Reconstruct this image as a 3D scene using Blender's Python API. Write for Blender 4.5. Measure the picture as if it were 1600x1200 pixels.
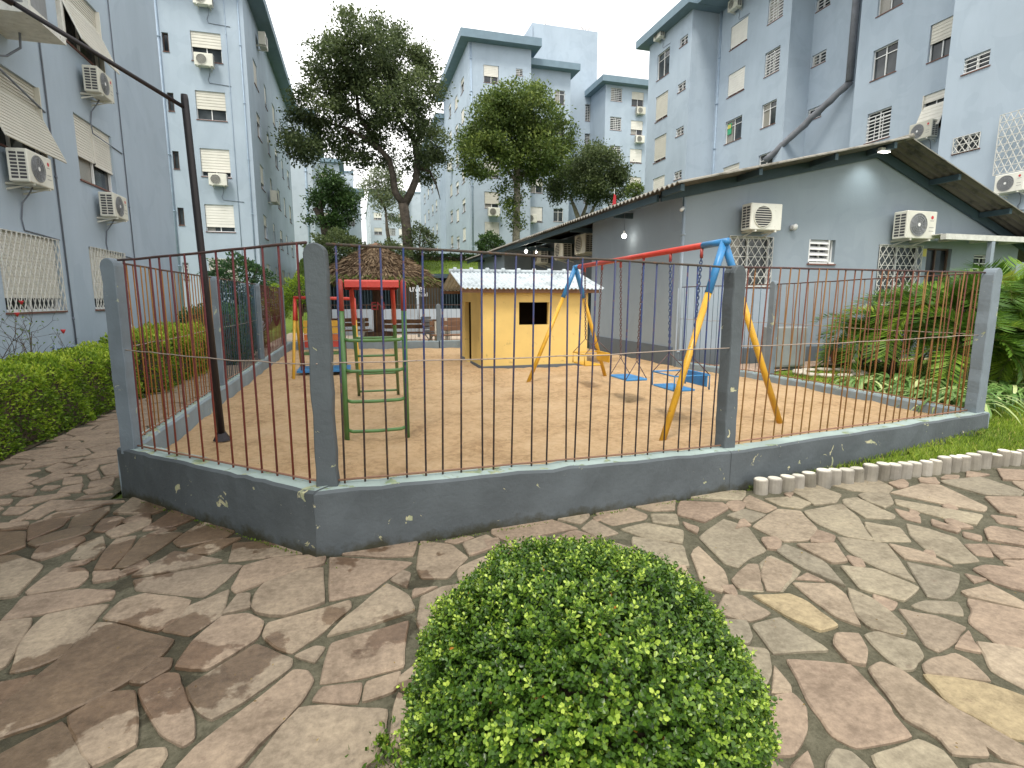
import bpy, math, random
import numpy as np
from mathutils import Vector, Matrix
from math import radians, sin, cos, pi
random.seed(7); rng = np.random.default_rng(7)
for o in list(bpy.data.objects): bpy.data.objects.remove(o)
S = bpy.context.scene; C = S.collection
# ------------------------------------------------------------------ camera, world, sun
YAW, PITCH, FOC, EYE = radians(15.84), radians(8.8), 850.0, 1.6
cam = bpy.data.objects.new('camera', bpy.data.cameras.new('camera')); C.objects.link(cam); S.camera = cam
cam.location = (0, 0, EYE); cam.rotation_euler = (pi/2-PITCH, 0, -YAW)
cam.data.sensor_width = 36; cam.data.lens = 36*FOC/1600; cam.data.clip_start = .05; cam.data.clip_end = 2000
S.view_settings.view_transform = 'Standard'; S.view_settings.look = 'None'; S.view_settings.gamma = 1
S.view_settings.use_curve_mapping = False
S.view_settings.exposure = 1.30
SUN_EL, SUN_AZ = radians(58), radians(215)     # azimuth clockwise from +Y
W = bpy.data.worlds.new('World'); S.world = W; W.use_nodes = True
def world():
    nt = W.node_tree; nt.nodes.clear(); N = nt.nodes.new; L = nt.links.new
    out = N('ShaderNodeOutputWorld'); bg = N('ShaderNodeBackground'); bg.inputs[1].default_value = .1
    sky = N('ShaderNodeTexSky'); sky.sky_type = 'NISHITA'; sky.sun_disc = False
    sky.sun_elevation = SUN_EL; sky.sun_rotation = SUN_AZ
    tc = N('ShaderNodeTexCoord'); mp = N('ShaderNodeMapping'); mp.inputs['Scale'].default_value = (1, 1, 2.2)
    nz = N('ShaderNodeTexNoise'); nz.inputs['Scale'].default_value = 2.3; nz.inputs['Detail'].default_value = 5; nz.inputs['Roughness'].default_value = .55
    cr = N('ShaderNodeValToRGB'); cr.color_ramp.elements[0].position = .30; cr.color_ramp.elements[0].color = (3.9, 3.95, 4.0, 1)
    cr.color_ramp.elements[1].position = .56; cr.color_ramp.elements[1].color = (9.4, 9.3, 9.1, 1)
    mx = N('ShaderNodeMixRGB'); mx.inputs[0].default_value = .93
    L(tc.outputs['Generated'], mp.inputs[0]); L(mp.outputs[0], nz.inputs['Vector']); L(nz.outputs['Fac'], cr.inputs[0])
    L(sky.outputs[0], mx.inputs[1]); L(cr.outputs[0], mx.inputs[2]); L(mx.outputs[0], bg.inputs[0]); L(bg.outputs[0], out.inputs[0])
world()
sun = bpy.data.objects.new('sun', bpy.data.lights.new('sun', 'SUN')); C.objects.link(sun)
sun.data.energy = 1.35; sun.data.angle = radians(16); sun.data.color = (1, .94, .84)
sun.rotation_euler = Vector((-sin(SUN_AZ)*cos(SUN_EL), -cos(SUN_AZ)*cos(SUN_EL), -sin(SUN_EL))).to_track_quat('-Z', 'Y').to_euler()

# ------------------------------------------------------------------ surveying helpers: a = right, b = away, z = up
_F = (sin(YAW)*cos(PITCH), cos(YAW)*cos(PITCH), -sin(PITCH)); _R = (cos(YAW), -sin(YAW), 0); _U = (sin(YAW)*sin(PITCH), cos(YAW)*sin(PITCH), cos(PITCH))
def at(x, y, a=None, b=None, z=None):
    u = x-800; v = y-600; d = [u*_R[i]+FOC*_F[i]-v*_U[i] for i in range(3)]
    t = a/d[0] if a is not None else b/d[1] if b is not None else (z-EYE)/d[2]
    return (t*d[0], t*d[1], EYE+t*d[2])

# ------------------------------------------------------------------ materials
def nodes(name):
    m = bpy.data.materials.new(name); m.use_nodes = True; nt = m.node_tree; nt.nodes.clear()
    out = nt.nodes.new('ShaderNodeOutputMaterial'); b = nt.nodes.new('ShaderNodeBsdfPrincipled')
    nt.links.new(b.outputs[0], out.inputs[0]); return m, nt, b, out
def noise(nt, scale, detail=4, rough=.55, vec=None, dist=0):
    n = nt.nodes.new('ShaderNodeTexNoise'); n.inputs['Scale'].default_value = scale; n.inputs['Detail'].default_value = detail
    n.inputs['Roughness'].default_value = rough; n.inputs['Distortion'].default_value = dist
    if vec is None: vec = nt.nodes.new('ShaderNodeNewGeometry').outputs['Position']
    nt.links.new(vec, n.inputs['Vector']); return n.outputs['Fac']
def ramp(nt, fac, stops, interp='LINEAR'):
    r = nt.nodes.new('ShaderNodeValToRGB'); e = r.color_ramp.elements; r.color_ramp.interpolation = interp
    while len(e) < len(stops): e.new(.5)
    for i, (p, c) in enumerate(stops):
        e[i].position = p; e[i].color = tuple(c)+(1,) if len(c) == 3 else c
    nt.links.new(fac, r.inputs[0]); return r.outputs[0]
def mix(nt, fac, a, b, mode='MIX'):
    m = nt.nodes.new('ShaderNodeMixRGB'); m.blend_type = mode
    for s, v in ((0, fac), (1, a), (2, b)):
        if isinstance(v, (int, float)): m.inputs[s].default_value = v
        elif isinstance(v, tuple): m.inputs[s].default_value = v+(1,) if len(v) == 3 else v
        else: nt.links.new(v, m.inputs[s])
    return m.outputs[0]
def math_(nt, op, a, b=0, clamp=False):
    m = nt.nodes.new('ShaderNodeMath'); m.operation = op; m.use_clamp = clamp
    for s, v in ((0, a), (1, b)):
        if isinstance(v, (int, float)): m.inputs[s].default_value = v
        else: nt.links.new(v, m.inputs[s])
    return m.outputs[0]
def bump(nt, b, h, strength=.3, dist=.01):
    n = nt.nodes.new('ShaderNodeBump'); n.inputs['Strength'].default_value = strength; n.inputs['Distance'].default_value = dist
    nt.links.new(h, n.inputs['Height']); nt.links.new(n.outputs[0], b.inputs['Normal'])
def maprange(nt, v, a, b, c=0, d=1):
    m = nt.nodes.new('ShaderNodeMapRange'); nt.links.new(v, m.inputs[0])
    for i, x in enumerate((a, b, c, d)): m.inputs[i+1].default_value = x
    return m.outputs[0]
def sep(nt, k, vec=None):
    s = nt.nodes.new('ShaderNodeSeparateXYZ')
    nt.links.new(vec or nt.nodes.new('ShaderNodeNewGeometry').outputs['Position'], s.inputs[0]); return s.outputs[k]
M = {}
def plain(name, col, rough=.6, var=.12, scale=6, metal=0, bmp=.15, bscale=60, bd=.003, dirt=None, spec=.5):
    m, nt, b, out = nodes(name)
    f = noise(nt, scale, 5)
    lo = tuple(c*(1-var) for c in col); hi = tuple(min(1, c*(1+var)) for c in col)
    c = ramp(nt, f, [(.3, lo), (.7, hi)])
    if dirt:
        g = noise(nt, scale*2.7, 6, .7, dist=.6); k = ramp(nt, g, [(dirt[1], (0, 0, 0)), (dirt[1]+.07, (1, 1, 1))])
        c = mix(nt, k, c, dirt[0])
    if name in ('ac_body', 'shutter', 'curtain', 'concrete', 'edging'):
        oi = nt.nodes.new('ShaderNodeObjectInfo'); c = mix(nt, 1.0, c, ramp(nt, oi.outputs['Random'], [(0, (.66, .65, .60)), (.35, (.93, .92, .88)), (1, (1.05, 1.05, 1.05))]), 'MULTIPLY')
    nt.links.new(c, b.inputs['Base Color']); b.inputs['Roughness'].default_value = rough; b.inputs['Metallic'].default_value = metal
    b.inputs['Specular IOR Level'].default_value = spec
    if bmp: bump(nt, b, noise(nt, bscale, 3), bmp, bd)
    M[name] = m; return m
def wall_paint(name, col, streak=.12, bscale=25):
    m, nt, b, out = nodes(name)
    geo = nt.nodes.new('ShaderNodeNewGeometry').outputs['Position']
    mp = nt.nodes.new('ShaderNodeMapping'); mp.inputs['Scale'].default_value = (.8, .8, .22); nt.links.new(geo, mp.inputs[0])
    s = noise(nt, 1.0, 7, .68, mp.outputs[0], .6); big = noise(nt, .35, 4, .6)
    c = ramp(nt, big, [(.3, tuple(x*.93 for x in col)), (.7, tuple(min(1, x*1.06) for x in col))])
    k = ramp(nt, s, [(.46, (1, 1, 1)), (.80, (1-streak*1.2, 1-streak*1.1, 1-streak))])
    c = mix(nt, 1.0, c, k, 'MULTIPLY')
    pt = ramp(nt, noise(nt, .8, 2, .4, dist=1.2), [(.56, (1, 1, 1)), (.575, (.955, .96, .965))]); c = mix(nt, 1.0, c, pt, 'MULTIPLY')
    zz_ = math_(nt, 'ADD', sep(nt, 2), math_(nt, 'MULTIPLY', noise(nt, 3, 6, .7), -.9)); c = mix(nt, maprange(nt, zz_, -.45, .1, .5, 0), c, (.10, .10, .085))
    nt.links.new(c, b.inputs['Base Color']); b.inputs['Roughness'].default_value = .85; b.inputs['Specular IOR Level'].default_value = .2
    f1 = noise(nt, bscale, 4, .6); bump(nt, b, f1, .35, .006)
    M[name] = m; return m
wall_paint('block_paint', (.38, .455, .53)); wall_paint('hall_paint', (.275, .325, .37), .08); wall_paint('dado_paint', (.33, .39, .45), .05)
wall_paint('plinth_paint', (.125, .15, .175), .1); wall_paint('far_paint', (.42, .48, .54), .06); wall_paint('cream_paint', (.62, .52, .33), .05)
plain('fascia', (.15, .22, .27), .7, .1, 2); plain('dark_teal', (.035, .065, .08), .7, .15, 3)
plain('shutter', (.66, .65, .60), .6, .06, 3, bmp=0); plain('white_metal', (.72, .73, .72), .45, .05, 4, bmp=0)
plain('old_white', (.60, .60, .56), .55, .15, 9, bmp=0, dirt=((.3, .24, .16), .62)); plain('red_sill', (.16, .075, .06), .8, .2, 5)
plain('brown_frame', (.10, .065, .05), .6, .1, 5, bmp=0); plain('curtain', (.55, .53, .48), .9, .2, 12, bmp=0)
plain('ac_body', (.66, .66, .60), .5, .06, 5, bmp=0, dirt=((.42, .39, .32), .62)); plain('ac_dark', (.05, .05, .055), .6, .2, 20, bmp=0)
plain('ac_grey', (.22, .23, .24), .5, .1, 20, bmp=0); plain('cable', (.16, .18, .22), .7, .1, 8, bmp=0)
plain('pipe_paint', (.29, .375, .47), .6, .1, 5, bmp=0); plain('duct', (.16, .17, .19), .75, .25, 2.5)
plain('red_print', (.5, .03, .04), .5, .05, 5, bmp=0); plain('grey_print', (.25, .25, .25), .5, .05, 5, bmp=0)
plain('white_print', (.8, .8, .8), .5, .03, 5, bmp=0)
def glass():
    m, nt, b, out = nodes('window_glass')
    c = ramp(nt, noise(nt, .9, 3), [(.35, (.012, .016, .02)), (.65, (.07, .08, .085))])
    oi = nt.nodes.new('ShaderNodeObjectInfo'); wv = nt.nodes.new('ShaderNodeTexWave'); wv.inputs['Scale'].default_value = 9; wv.inputs['Distortion'].default_value = 2.5
    wv.bands_direction = 'X'; tc = nt.nodes.new('ShaderNodeTexCoord'); nt.links.new(tc.outputs['Object'], wv.inputs['Vector'])
    cur = ramp(nt, wv.outputs['Fac'], [(.1, (.16, .15, .13)), (.8, (.36, .35, .31))]); k = ramp(nt, oi.outputs['Random'], [(.62, (0, 0, 0)), (.63, (1, 1, 1))])
    k2 = ramp(nt, math_(nt, 'ADD', sep(nt, 0, tc.outputs['Object']), math_(nt, 'SUBTRACT', oi.outputs['Random'], .3)), [(.42, (1, 1, 1)), (.44, (0, 0, 0))])
    c = mix(nt, math_(nt, 'MULTIPLY', k, k2), c, cur)
    nt.links.new(c, b.inputs['Base Color']); b.inputs['Roughness'].default_value = .08; M['glass'] = m
glass()
def post_paint(name, col, chip, chip_at=.70, moss=True, mossz=.12):
    m, nt, b, out = nodes(name)
    c = ramp(nt, noise(nt, 3, 5), [(.3, tuple(x*.82 for x in col)), (.7, tuple(x*1.15 for x in col))])
    n = noise(nt, 7.0, 6, .62, dist=.8); k = ramp(nt, n, [(chip_at, (0, 0, 0)), (chip_at+.012, (1, 1, 1))])
    cc = ramp(nt, noise(nt, 14, 3), [(.4, (.33, .36, .22)), (.6, chip)])
    c = mix(nt, k, c, cc)
    z = sep(nt, 2); w = math_(nt, 'ADD', z, math_(nt, 'MULTIPLY', noise(nt, 5, 5, .7), -.28))
    g = maprange(nt, w, -.145, -.075, 1, 0); c = mix(nt, g, c, (.035, .035, .02))
    nt.links.new(c, b.inputs['Base Color']); b.inputs['Roughness'].default_value = .75
    h = mix(nt, .35, noise(nt, 22, 5, .65), noise(nt, 5, 4)); h = mix(nt, k, h, (.1, .1, .1)); bump(nt, b, h, .7, .012); M[name] = m
post_paint('wall_blue', (.082, .097, .107), (.5, .47, .3), .655)
post_paint('wall_top', (.30, .38, .36), (.16, .22, .13), .58); post_paint('curb_blue', (.20, .25, .28), (.4, .42, .36), .65)
def rusty(name, top, low, zlo, zhi):
    m, nt, b, out = nodes(name)
    z = math_(nt, 'ADD', sep(nt, 2), math_(nt, 'MULTIPLY', noise(nt, 9, 4), .5))
    c = mix(nt, maprange(nt, z, zlo+.25, zhi+.25), low, top)
    k = ramp(nt, noise(nt, 30, 4, .7), [(.55, (0, 0, 0)), (.62, (1, 1, 1))]); c = mix(nt, math_(nt, 'MULTIPLY', k, .5), c, (.16, .06, .03)); oi = nt.nodes.new('ShaderNodeObjectInfo'); c = mix(nt, math_(nt, 'MULTIPLY', oi.outputs['Random'], .55 if name in ('bar_rust', 'bar_ochre', 'bar_red') else .1), c, (.30, .18, .03) if 'red' not in name else (.10, .02, .02))
    nt.links.new(c, b.inputs['Base Color']); b.inputs['Roughness'].default_value = .7; M[name] = m
rusty('bar_red', (.10, .010, .014), (.20, .035, .015), .7, 1.2); rusty('bar_blue', (.008, .028, .12), (.028, .02, .025), .9, 1.3)
rusty('bar_rust', (.11, .022, .016), (.22, .10, .02), .5, 1.3); rusty('bar_ochre', (.30, .11, .02), (.34, .10, .02), .5, 1.3)
rusty('bar_teal', (.02, .07, .11), (.03, .07, .11), .5, 1.3); rusty('rail_rust', (.06, .03, .03), (.24, .12, .08), .9, 1.3); rusty('rail_dark', (.03, .03, .035), (.20, .11, .07), .9, 1.3)
rusty('wire', (.34, .28, .24), (.34, .28, .24), .5, 1)
plain('lamp_post', (.014, .010, .013), .45, .2, 6, bmp=.1)
for n_, c_ in dict(play_red=(.50, .045, .03), play_green=(.075, .17, .05), play_yellow=(.60, .33, .025), play_blue=(.04, .21, .46), play_dkred=(.34, .045, .035), play_orange=(.55, .13, .03)).items():
    plain(n_, c_, .4, .14, 7, bmp=.1, dirt=((.22, .12, .06), .63))
plain('chain', (.10, .06, .06), .6, .4, 18, bmp=0); plain('chain_blue', (.04, .07, .16), .6, .4, 18, bmp=0)
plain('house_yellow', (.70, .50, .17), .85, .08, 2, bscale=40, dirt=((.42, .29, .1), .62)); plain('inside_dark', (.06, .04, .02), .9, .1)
plain('concrete', (.27, .25, .215), .9, .35, 4, bmp=.4, bscale=50, bd=.006, dirt=((.10, .11, .06), .66)); plain('concrete_pale', (.58, .55, .47), .9, .3, 4, bmp=.4, bscale=50, bd=.004)
plain('bench_wood', (.20, .105, .06), .7, .25, 5, bmp=.3); plain('thatch_wood', (.10, .055, .035), .8, .2, 6)
plain('terracotta', (.33, .12, .06), .8, .15, 8); plain('pot_white', (.62, .58, .5), .8, .12, 8); plain('grey_box', (.24, .26, .26), .6, .12, 3)
plain('cream_stone', (.5, .46, .38), .9, .15, 9, bmp=.5, bscale=30, bd=.01)
def corrugated(name, col, dirt, scale=6):
    m, nt, b, out = nodes(name)
    c = ramp(nt, noise(nt, scale, 6, .7), [(.32, dirt), (.5, col), (.75, tuple(min(1, x*1.1) for x in col))])
    nt.links.new(c, b.inputs['Base Color']); b.inputs['Roughness'].default_value = .85; bump(nt, b, noise(nt, 60, 4), .3, .004); M[name] = m
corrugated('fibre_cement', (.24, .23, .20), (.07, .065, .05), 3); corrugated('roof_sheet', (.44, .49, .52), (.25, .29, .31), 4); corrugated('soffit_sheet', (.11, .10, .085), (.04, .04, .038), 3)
def bark(name, col):
    m, nt, b, out = nodes(name)
    c = ramp(nt, noise(nt, 5, 6, .7), [(.35, tuple(x*.55 for x in col)), (.65, tuple(x*1.35 for x in col))])
    nt.links.new(c, b.inputs['Base Color']); b.inputs['Roughness'].default_value = .95; bump(nt, b, noise(nt, 12, 5, .7), .8, .05); M[name] = m
bark('bark', (.085, .07, .055)); bark('bark_pale', (.30, .27, .21)); bark('twig', (.11, .08, .055))
def foliage(name, stops, rough=.5, trans=.28, spec=.35):
    m, nt, b, out = nodes(name)
    a = nt.nodes.new('ShaderNodeAttribute'); a.attribute_name = 'tint'
    c = ramp(nt, a.outputs['Fac'], stops); nt.links.new(c, b.inputs['Base Color']); b.inputs['Roughness'].default_value = rough
    b.inputs['Specular IOR Level'].default_value = spec
    t = nt.nodes.new('ShaderNodeBsdfTranslucent'); nt.links.new(c, t.inputs[0]); mx = nt.nodes.new('ShaderNodeMixShader'); mx.inputs[0].default_value = trans
    nt.links.new(b.outputs[0], mx.inputs[1]); nt.links.new(t.outputs[0], mx.inputs[2]); nt.links.new(mx.outputs[0], out.inputs[0]); M[name] = m
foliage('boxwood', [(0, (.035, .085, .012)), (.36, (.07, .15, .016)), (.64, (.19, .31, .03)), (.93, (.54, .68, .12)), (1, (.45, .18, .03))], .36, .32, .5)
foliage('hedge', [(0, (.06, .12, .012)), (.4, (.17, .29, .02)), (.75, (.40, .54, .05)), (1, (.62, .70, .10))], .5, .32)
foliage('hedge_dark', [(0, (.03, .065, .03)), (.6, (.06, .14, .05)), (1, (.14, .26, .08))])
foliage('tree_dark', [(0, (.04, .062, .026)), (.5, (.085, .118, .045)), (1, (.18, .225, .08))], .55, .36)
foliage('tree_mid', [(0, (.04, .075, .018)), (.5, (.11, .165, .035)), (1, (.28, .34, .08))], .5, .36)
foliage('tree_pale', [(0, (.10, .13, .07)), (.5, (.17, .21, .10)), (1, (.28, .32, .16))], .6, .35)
foliage('tree_vivid', [(0, (.02, .045, .015)), (.5, (.045, .095, .025)), (1, (.11, .19, .045))])
foliage('palm', [(0, (.035, .09, .014)), (.5, (.11, .22, .025)), (.85, (.28, .42, .04)), (1, (.42, .46, .08))], .45, .3)
foliage('strap', [(0, (.07, .16, .035)), (.6, (.20, .34, .09)), (1, (.50, .56, .25))], .35, .25, .5)
foliage('grass', [(0, (.06, .11, .012)), (.5, (.18, .28, .02)), (.85, (.34, .44, .05)), (1, (.46, .40, .14))], .7, .25)
foliage('straw', [(0, (.07, .045, .028)), (.5, (.19, .13, .08)), (.9, (.33, .25, .16)), (1, (.12, .15, .04))], .9, .05, .1)
foliage('dry_leaf', [(0, (.10, .06, .03)), (1, (.42, .30, .05))], .8, .1)
foliage('flower', [(0, (.45, .02, .03)), (1, (.7, .06, .08))], .6, .2)
def sandmat():
    m, nt, b, out = nodes('sand')
    n1 = noise(nt, 1.6, 6, .65); n2 = noise(nt, 16, 5, .7)
    c = ramp(nt, mix(nt, .5, n1, n2), [(.34, (.38, .245, .13)), (.5, (.61, .42, .24)), (.66, (.71, .52, .32))])
    k = ramp(nt, noise(nt, 55, 3, .6), [(.71, (0, 0, 0)), (.74, (1, 1, 1))]); c = mix(nt, k, c, (.13, .08, .04))
    nt.links.new(c, b.inputs['Base Color']); b.inputs['Roughness'].default_value = .95; b.inputs['Specular IOR Level'].default_value = .1
    bump(nt, b, mix(nt, .4, noise(nt, 22, 6, .75), noise(nt, 150, 3)), 1.0, .05); M['sand'] = m
sandmat()
WET = [(180, 1040, .42), (60, 1080, .32), (300, 1030, .16), (40, 1160, .25), (385, 1040, .20), (330, 1075, .16), (290, 1055, .10), (310, 800, .36), (390, 820, .42), (270, 850, .36), (120, 820, .33), (60, 845, .33), (215, 860, .30), (40, 835, .25), (420, 845, .2), (165, 790, .1), (195, 905, .16),
       (425, 1000, .10), (610, 985, .16), (520, 965, .06), (590, 1005, .10), (540, 880, .10), (665, 905, .10), (700, 860, .06), (640, 1075, .07), (250, 790, .22), (600, 860, .10), (90, 1130, .2)]
def wetmask(nt):
    geo = nt.nodes.new('ShaderNodeNewGeometry').outputs['Position']
    nz = nt.nodes.new('ShaderNodeTexNoise'); nz.inputs['Scale'].default_value = 4.2; nz.inputs['Detail'].default_value = 6; nz.inputs['Roughness'].default_value = .62; nt.links.new(geo, nz.inputs['Vector'])
    fine = math_(nt, 'MULTIPLY', math_(nt, 'SUBTRACT', nz.outputs['Fac'], .42), .8)
    acc = None
    for x, y, r in WET:
        p = at(x, y, z=0)
        d = nt.nodes.new('ShaderNodeVectorMath'); d.operation = 'DISTANCE'; nt.links.new(geo, d.inputs[0]); d.inputs[1].default_value = (p[0], p[1], 0)
        s = math_(nt, 'SUBTRACT', d.outputs['Value'], r); acc = s if acc is None else math_(nt, 'MINIMUM', acc, s)
    return maprange(nt, math_(nt, 'ADD', acc, fine), .0, .035, 1, 0)
def stonemat(name, stops, wet=True):
    m, nt, b, out = nodes(name)
    oi = nt.nodes.new('ShaderNodeObjectInfo'); c = ramp(nt, oi.outputs['Random'], stops)
    n1 = noise(nt, 3.5, 6, .65); n2 = noise(nt, 28, 5, .75)
    c = mix(nt, 1.0, c, ramp(nt, n1, [(.32, (.70, .68, .66)), (.5, (.98, .97, .96)), (.7, (1.2, 1.19, 1.16))]), 'MULTIPLY')
    c = mix(nt, 1.0, c, ramp(nt, n2, [(.3, (.74, .73, .71)), (.7, (1.18, 1.18, 1.17))]), 'MULTIPLY')
    sp = ramp(nt, noise(nt, 9, 5, .75), [(.60, (0, 0, 0)), (.70, (1, 1, 1))]); c = mix(nt, math_(nt, 'MULTIPLY', sp, .45), c, (.13, .08, .06))
    w = wetmask(nt); c = mix(nt, w, c, mix(nt, 1.0, c, (.54, .47, .42), 'MULTIPLY'))
    nt.links.new(c, b.inputs['Base Color']); nt.links.new(maprange(nt, w, 0, 1, .82, .38), b.inputs['Roughness'])
    b.inputs['Specular IOR Level'].default_value = .35
    bump(nt, b, mix(nt, .4, n2, noise(nt, 110, 3)), .55, .006); M[name] = m
stonemat('flagstone', [(0, (.25, .190, .143)), (.2, (.285, .223, .166)), (.4, (.255, .205, .152)), (.6, (.30, .242, .178)), (.75, (.265, .222, .165)), (.9, (.23, .185, .14)), (1, (.315, .26, .193))])
stonemat('flagstone_grey', [(0, (.24, .21, .155)), (.35, (.295, .258, .187)), (.7, (.21, .187, .142)), (1, (.26, .225, .165))]); stonemat('flagstone_ochre', [(0, (.31, .25, .15)), (1, (.33, .27, .17))])
def mortar():
    m, nt, b, out = nodes('mortar'); n1 = noise(nt, 6, 6, .7); n2 = noise(nt, 45, 5, .7)
    c = ramp(nt, mix(nt, .5, n1, n2), [(.35, (.04, .038, .02)), (.5, (.088, .082, .052)), (.68, (.15, .138, .095))])
    w = wetmask(nt); c = mix(nt, w, c, mix(nt, 1.0, c, (.5, .48, .42), 'MULTIPLY'))
    nt.links.new(c, b.inputs['Base Color']); b.inputs['Roughness'].default_value = .95; bump(nt, b, n2, .8, .012); M['mortar'] = m
mortar()
def soil(name, stops, sc=2):
    m, nt, b, out = nodes(name); n2 = noise(nt, 40, 5, .7); c = ramp(nt, mix(nt, .5, noise(nt, sc, 6, .7), n2), stops)
    nt.links.new(c, b.inputs['Base Color']); b.inputs['Roughness'].default_value = 1; bump(nt, b, n2, .8, .03); M[name] = m
soil('soil', [(.35, (.05, .04, .022)), (.55, (.10, .075, .045)), (.7, (.13, .13, .05))]); soil('lawn', [(.35, (.07, .11, .014)), (.55, (.16, .24, .022)), (.7, (.24, .28, .05))])
soil('bank', [(.35, (.06, .10, .015)), (.52, (.13, .20, .03)), (.7, (.22, .30, .06))], .6); soil('gravel', [(.35, (.25, .16, .11)), (.5, (.45, .33, .25)), (.7, (.62, .5, .4))], 9); soil('plaza', [(.35, (.42, .33, .25)), (.6, (.58, .48, .38))], 1)
def emis(name, col, s):
    m, nt, b, out = nodes(name); b.inputs['Emission Color'].default_value = col+(1,); b.inputs['Emission Strength'].default_value = s; M[name] = m
emis('lit_bulb', (1, .95, .85), 7)

# ------------------------------------------------------------------ geometry helpers
def tag(o, label=None, cat=None, group=None, kind=None):
    if label: o['label'] = label
    if cat: o['category'] = cat
    if group: o['group'] = group
    if kind: o['kind'] = kind
    return o
def empty(name, loc, label=None, cat=None, group=None, rz=0, parent=None):
    o = bpy.data.objects.new(name, None); C.objects.link(o); o.empty_display_size = .1
    o.location = loc; o.rotation_euler = (0, 0, rz); tag(o, label, cat, group)
    if parent: o.parent = parent
    return o
class MB:
    def __init__(s): s.v = []; s.f = []; s.m = []; s.mi = 0; s.sm = []; s.smooth = False
    def add(s, vs, fs):
        k = len(s.v); s.v += [tuple(p) for p in vs]
        for f in fs: s.f.append([i+k for i in f]); s.m.append(s.mi); s.sm.append(s.smooth)
        return s
    def quad(s, *p): return s.add(p, [list(range(len(p)))])
    def box(s, x0, x1, y0, y1, z0, z1):
        return s.add([(x0, y0, z0), (x1, y0, z0), (x1, y1, z0), (x0, y1, z0), (x0, y0, z1), (x1, y0, z1), (x1, y1, z1), (x0, y1, z1)],
                     [[0, 3, 2, 1], [4, 5, 6, 7], [0, 1, 5, 4], [1, 2, 6, 5], [2, 3, 7, 6], [3, 0, 4, 7]])
    def bbox(s, x0, x1, y0, y1, z0, z1, r=.01):   # chamfered box
        cs = []
        for sx, x in ((-1, x0), (1, x1)):
            for sy, y in ((-1, y0), (1, y1)):
                for sz, z in ((-1, z0), (1, z1)):
                    cs.append(((sx, sy, sz), (x, y, z)))
        vs = []; idx = {}
        for sg, p in cs:
            for ax in range(3):
                q = [p[i]-sg[i]*r if i != ax else p[i] for i in range(3)]; idx[(sg, ax)] = len(vs); vs.append(q)
        fs = []
        for ax in range(3):
            o = [i for i in range(3) if i != ax]
            for sg in (-1, 1):
                ring = []
                for a, c in ((-1, -1), (1, -1), (1, 1), (-1, 1)):
                    k = [0, 0, 0]; k[ax] = sg; k[o[0]] = a; k[o[1]] = c; ring.append(idx[(tuple(k), ax)])
                fs.append(ring if (sg > 0) == (ax != 1) else ring[::-1])
        for ax in range(3):
            o = [i for i in range(3) if i != ax]
            for a in (-1, 1):
                for c in (-1, 1):
                    k0 = [0]*3; k1 = [0]*3; k0[ax] = -1; k1[ax] = 1; k0[o[0]] = k1[o[0]] = a; k0[o[1]] = k1[o[1]] = c
                    fs.append([idx[(tuple(k0), o[0])], idx[(tuple(k1), o[0])], idx[(tuple(k1), o[1])], idx[(tuple(k0), o[1])]])
        for sg, p in cs: fs.append([idx[(sg, 0)], idx[(sg, 1)], idx[(sg, 2)]])
        return s.add(vs, fs)
    def tube(s, pts, rad, n=8, cap=True, closed=False):
        P = [Vector(p) for p in pts]; m = len(P); R = rad if isinstance(rad, (list, tuple)) else [rad]*m
        up = None; rings = []
        for i in range(m):
            if closed: t = P[(i+1) % m]-P[i-1]
            else: t = P[min(i+1, m-1)]-P[max(i-1, 0)]
            t.normalize()
            if up is None: up = t.orthogonal().normalized()
            up = (up-t*up.dot(t)); up = up.normalized() if up.length > 1e-6 else t.orthogonal().normalized()
            w = t.cross(up); rings.append([P[i]+(up*cos(2*pi*k/n)+w*sin(2*pi*k/n))*R[i] for k in range(n)])
        vs = [q for r in rings for q in r]; fs = []
        for i in range(m if closed else m-1):
            j = (i+1) % m
            for k in range(n): fs.append([i*n+k, i*n+(k+1) % n, j*n+(k+1) % n, j*n+k])
        if cap and not closed: fs.append(list(range(n))[::-1]); fs.append([(m-1)*n+k for k in range(n)])
        return s.add(vs, fs)
    def cyl(s, c, r, z0, z1, n=16, r2=None): return s.tube([(c[0], c[1], z0), (c[0], c[1], z1)], [r, r if r2 is None else r2], n)
    def build(s, name, mats, parent=None, origin=None, smooth=None):
        mats = mats if isinstance(mats, (list, tuple)) else [mats]
        org = Vector(origin) if origin is not None else Vector((0, 0, 0))
        me = bpy.data.meshes.new(name); me.from_pydata([tuple(Vector(p)-org) for p in s.v], [], s.f)
        for x in mats: me.materials.append(M[x])
        me.polygons.foreach_set('material_index', s.m); me.polygons.foreach_set('use_smooth', [smooth if smooth is not None else q for q in s.sm]); me.update()
        o = bpy.data.objects.new(name, me); C.objects.link(o)
        if parent: o.parent = parent; o.location = org
        else: o.location = org
        return o
def wpart(mb, name, mats, parent, smooth=None):
    """part given in world coordinates under an unrotated top-level parent"""
    org = parent.location if parent.parent is None else parent.parent.location
    o = mb.build(name, mats, None, org, smooth); o.parent = parent; o.location = (0, 0, 0); return o
def inst(src, parent, loc=None, rot=None):
    o = src.copy(); C.objects.link(o); o.parent = parent
    if loc is not None: o.location = loc
    if rot is not None: o.rotation_euler = rot
    return o
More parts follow.
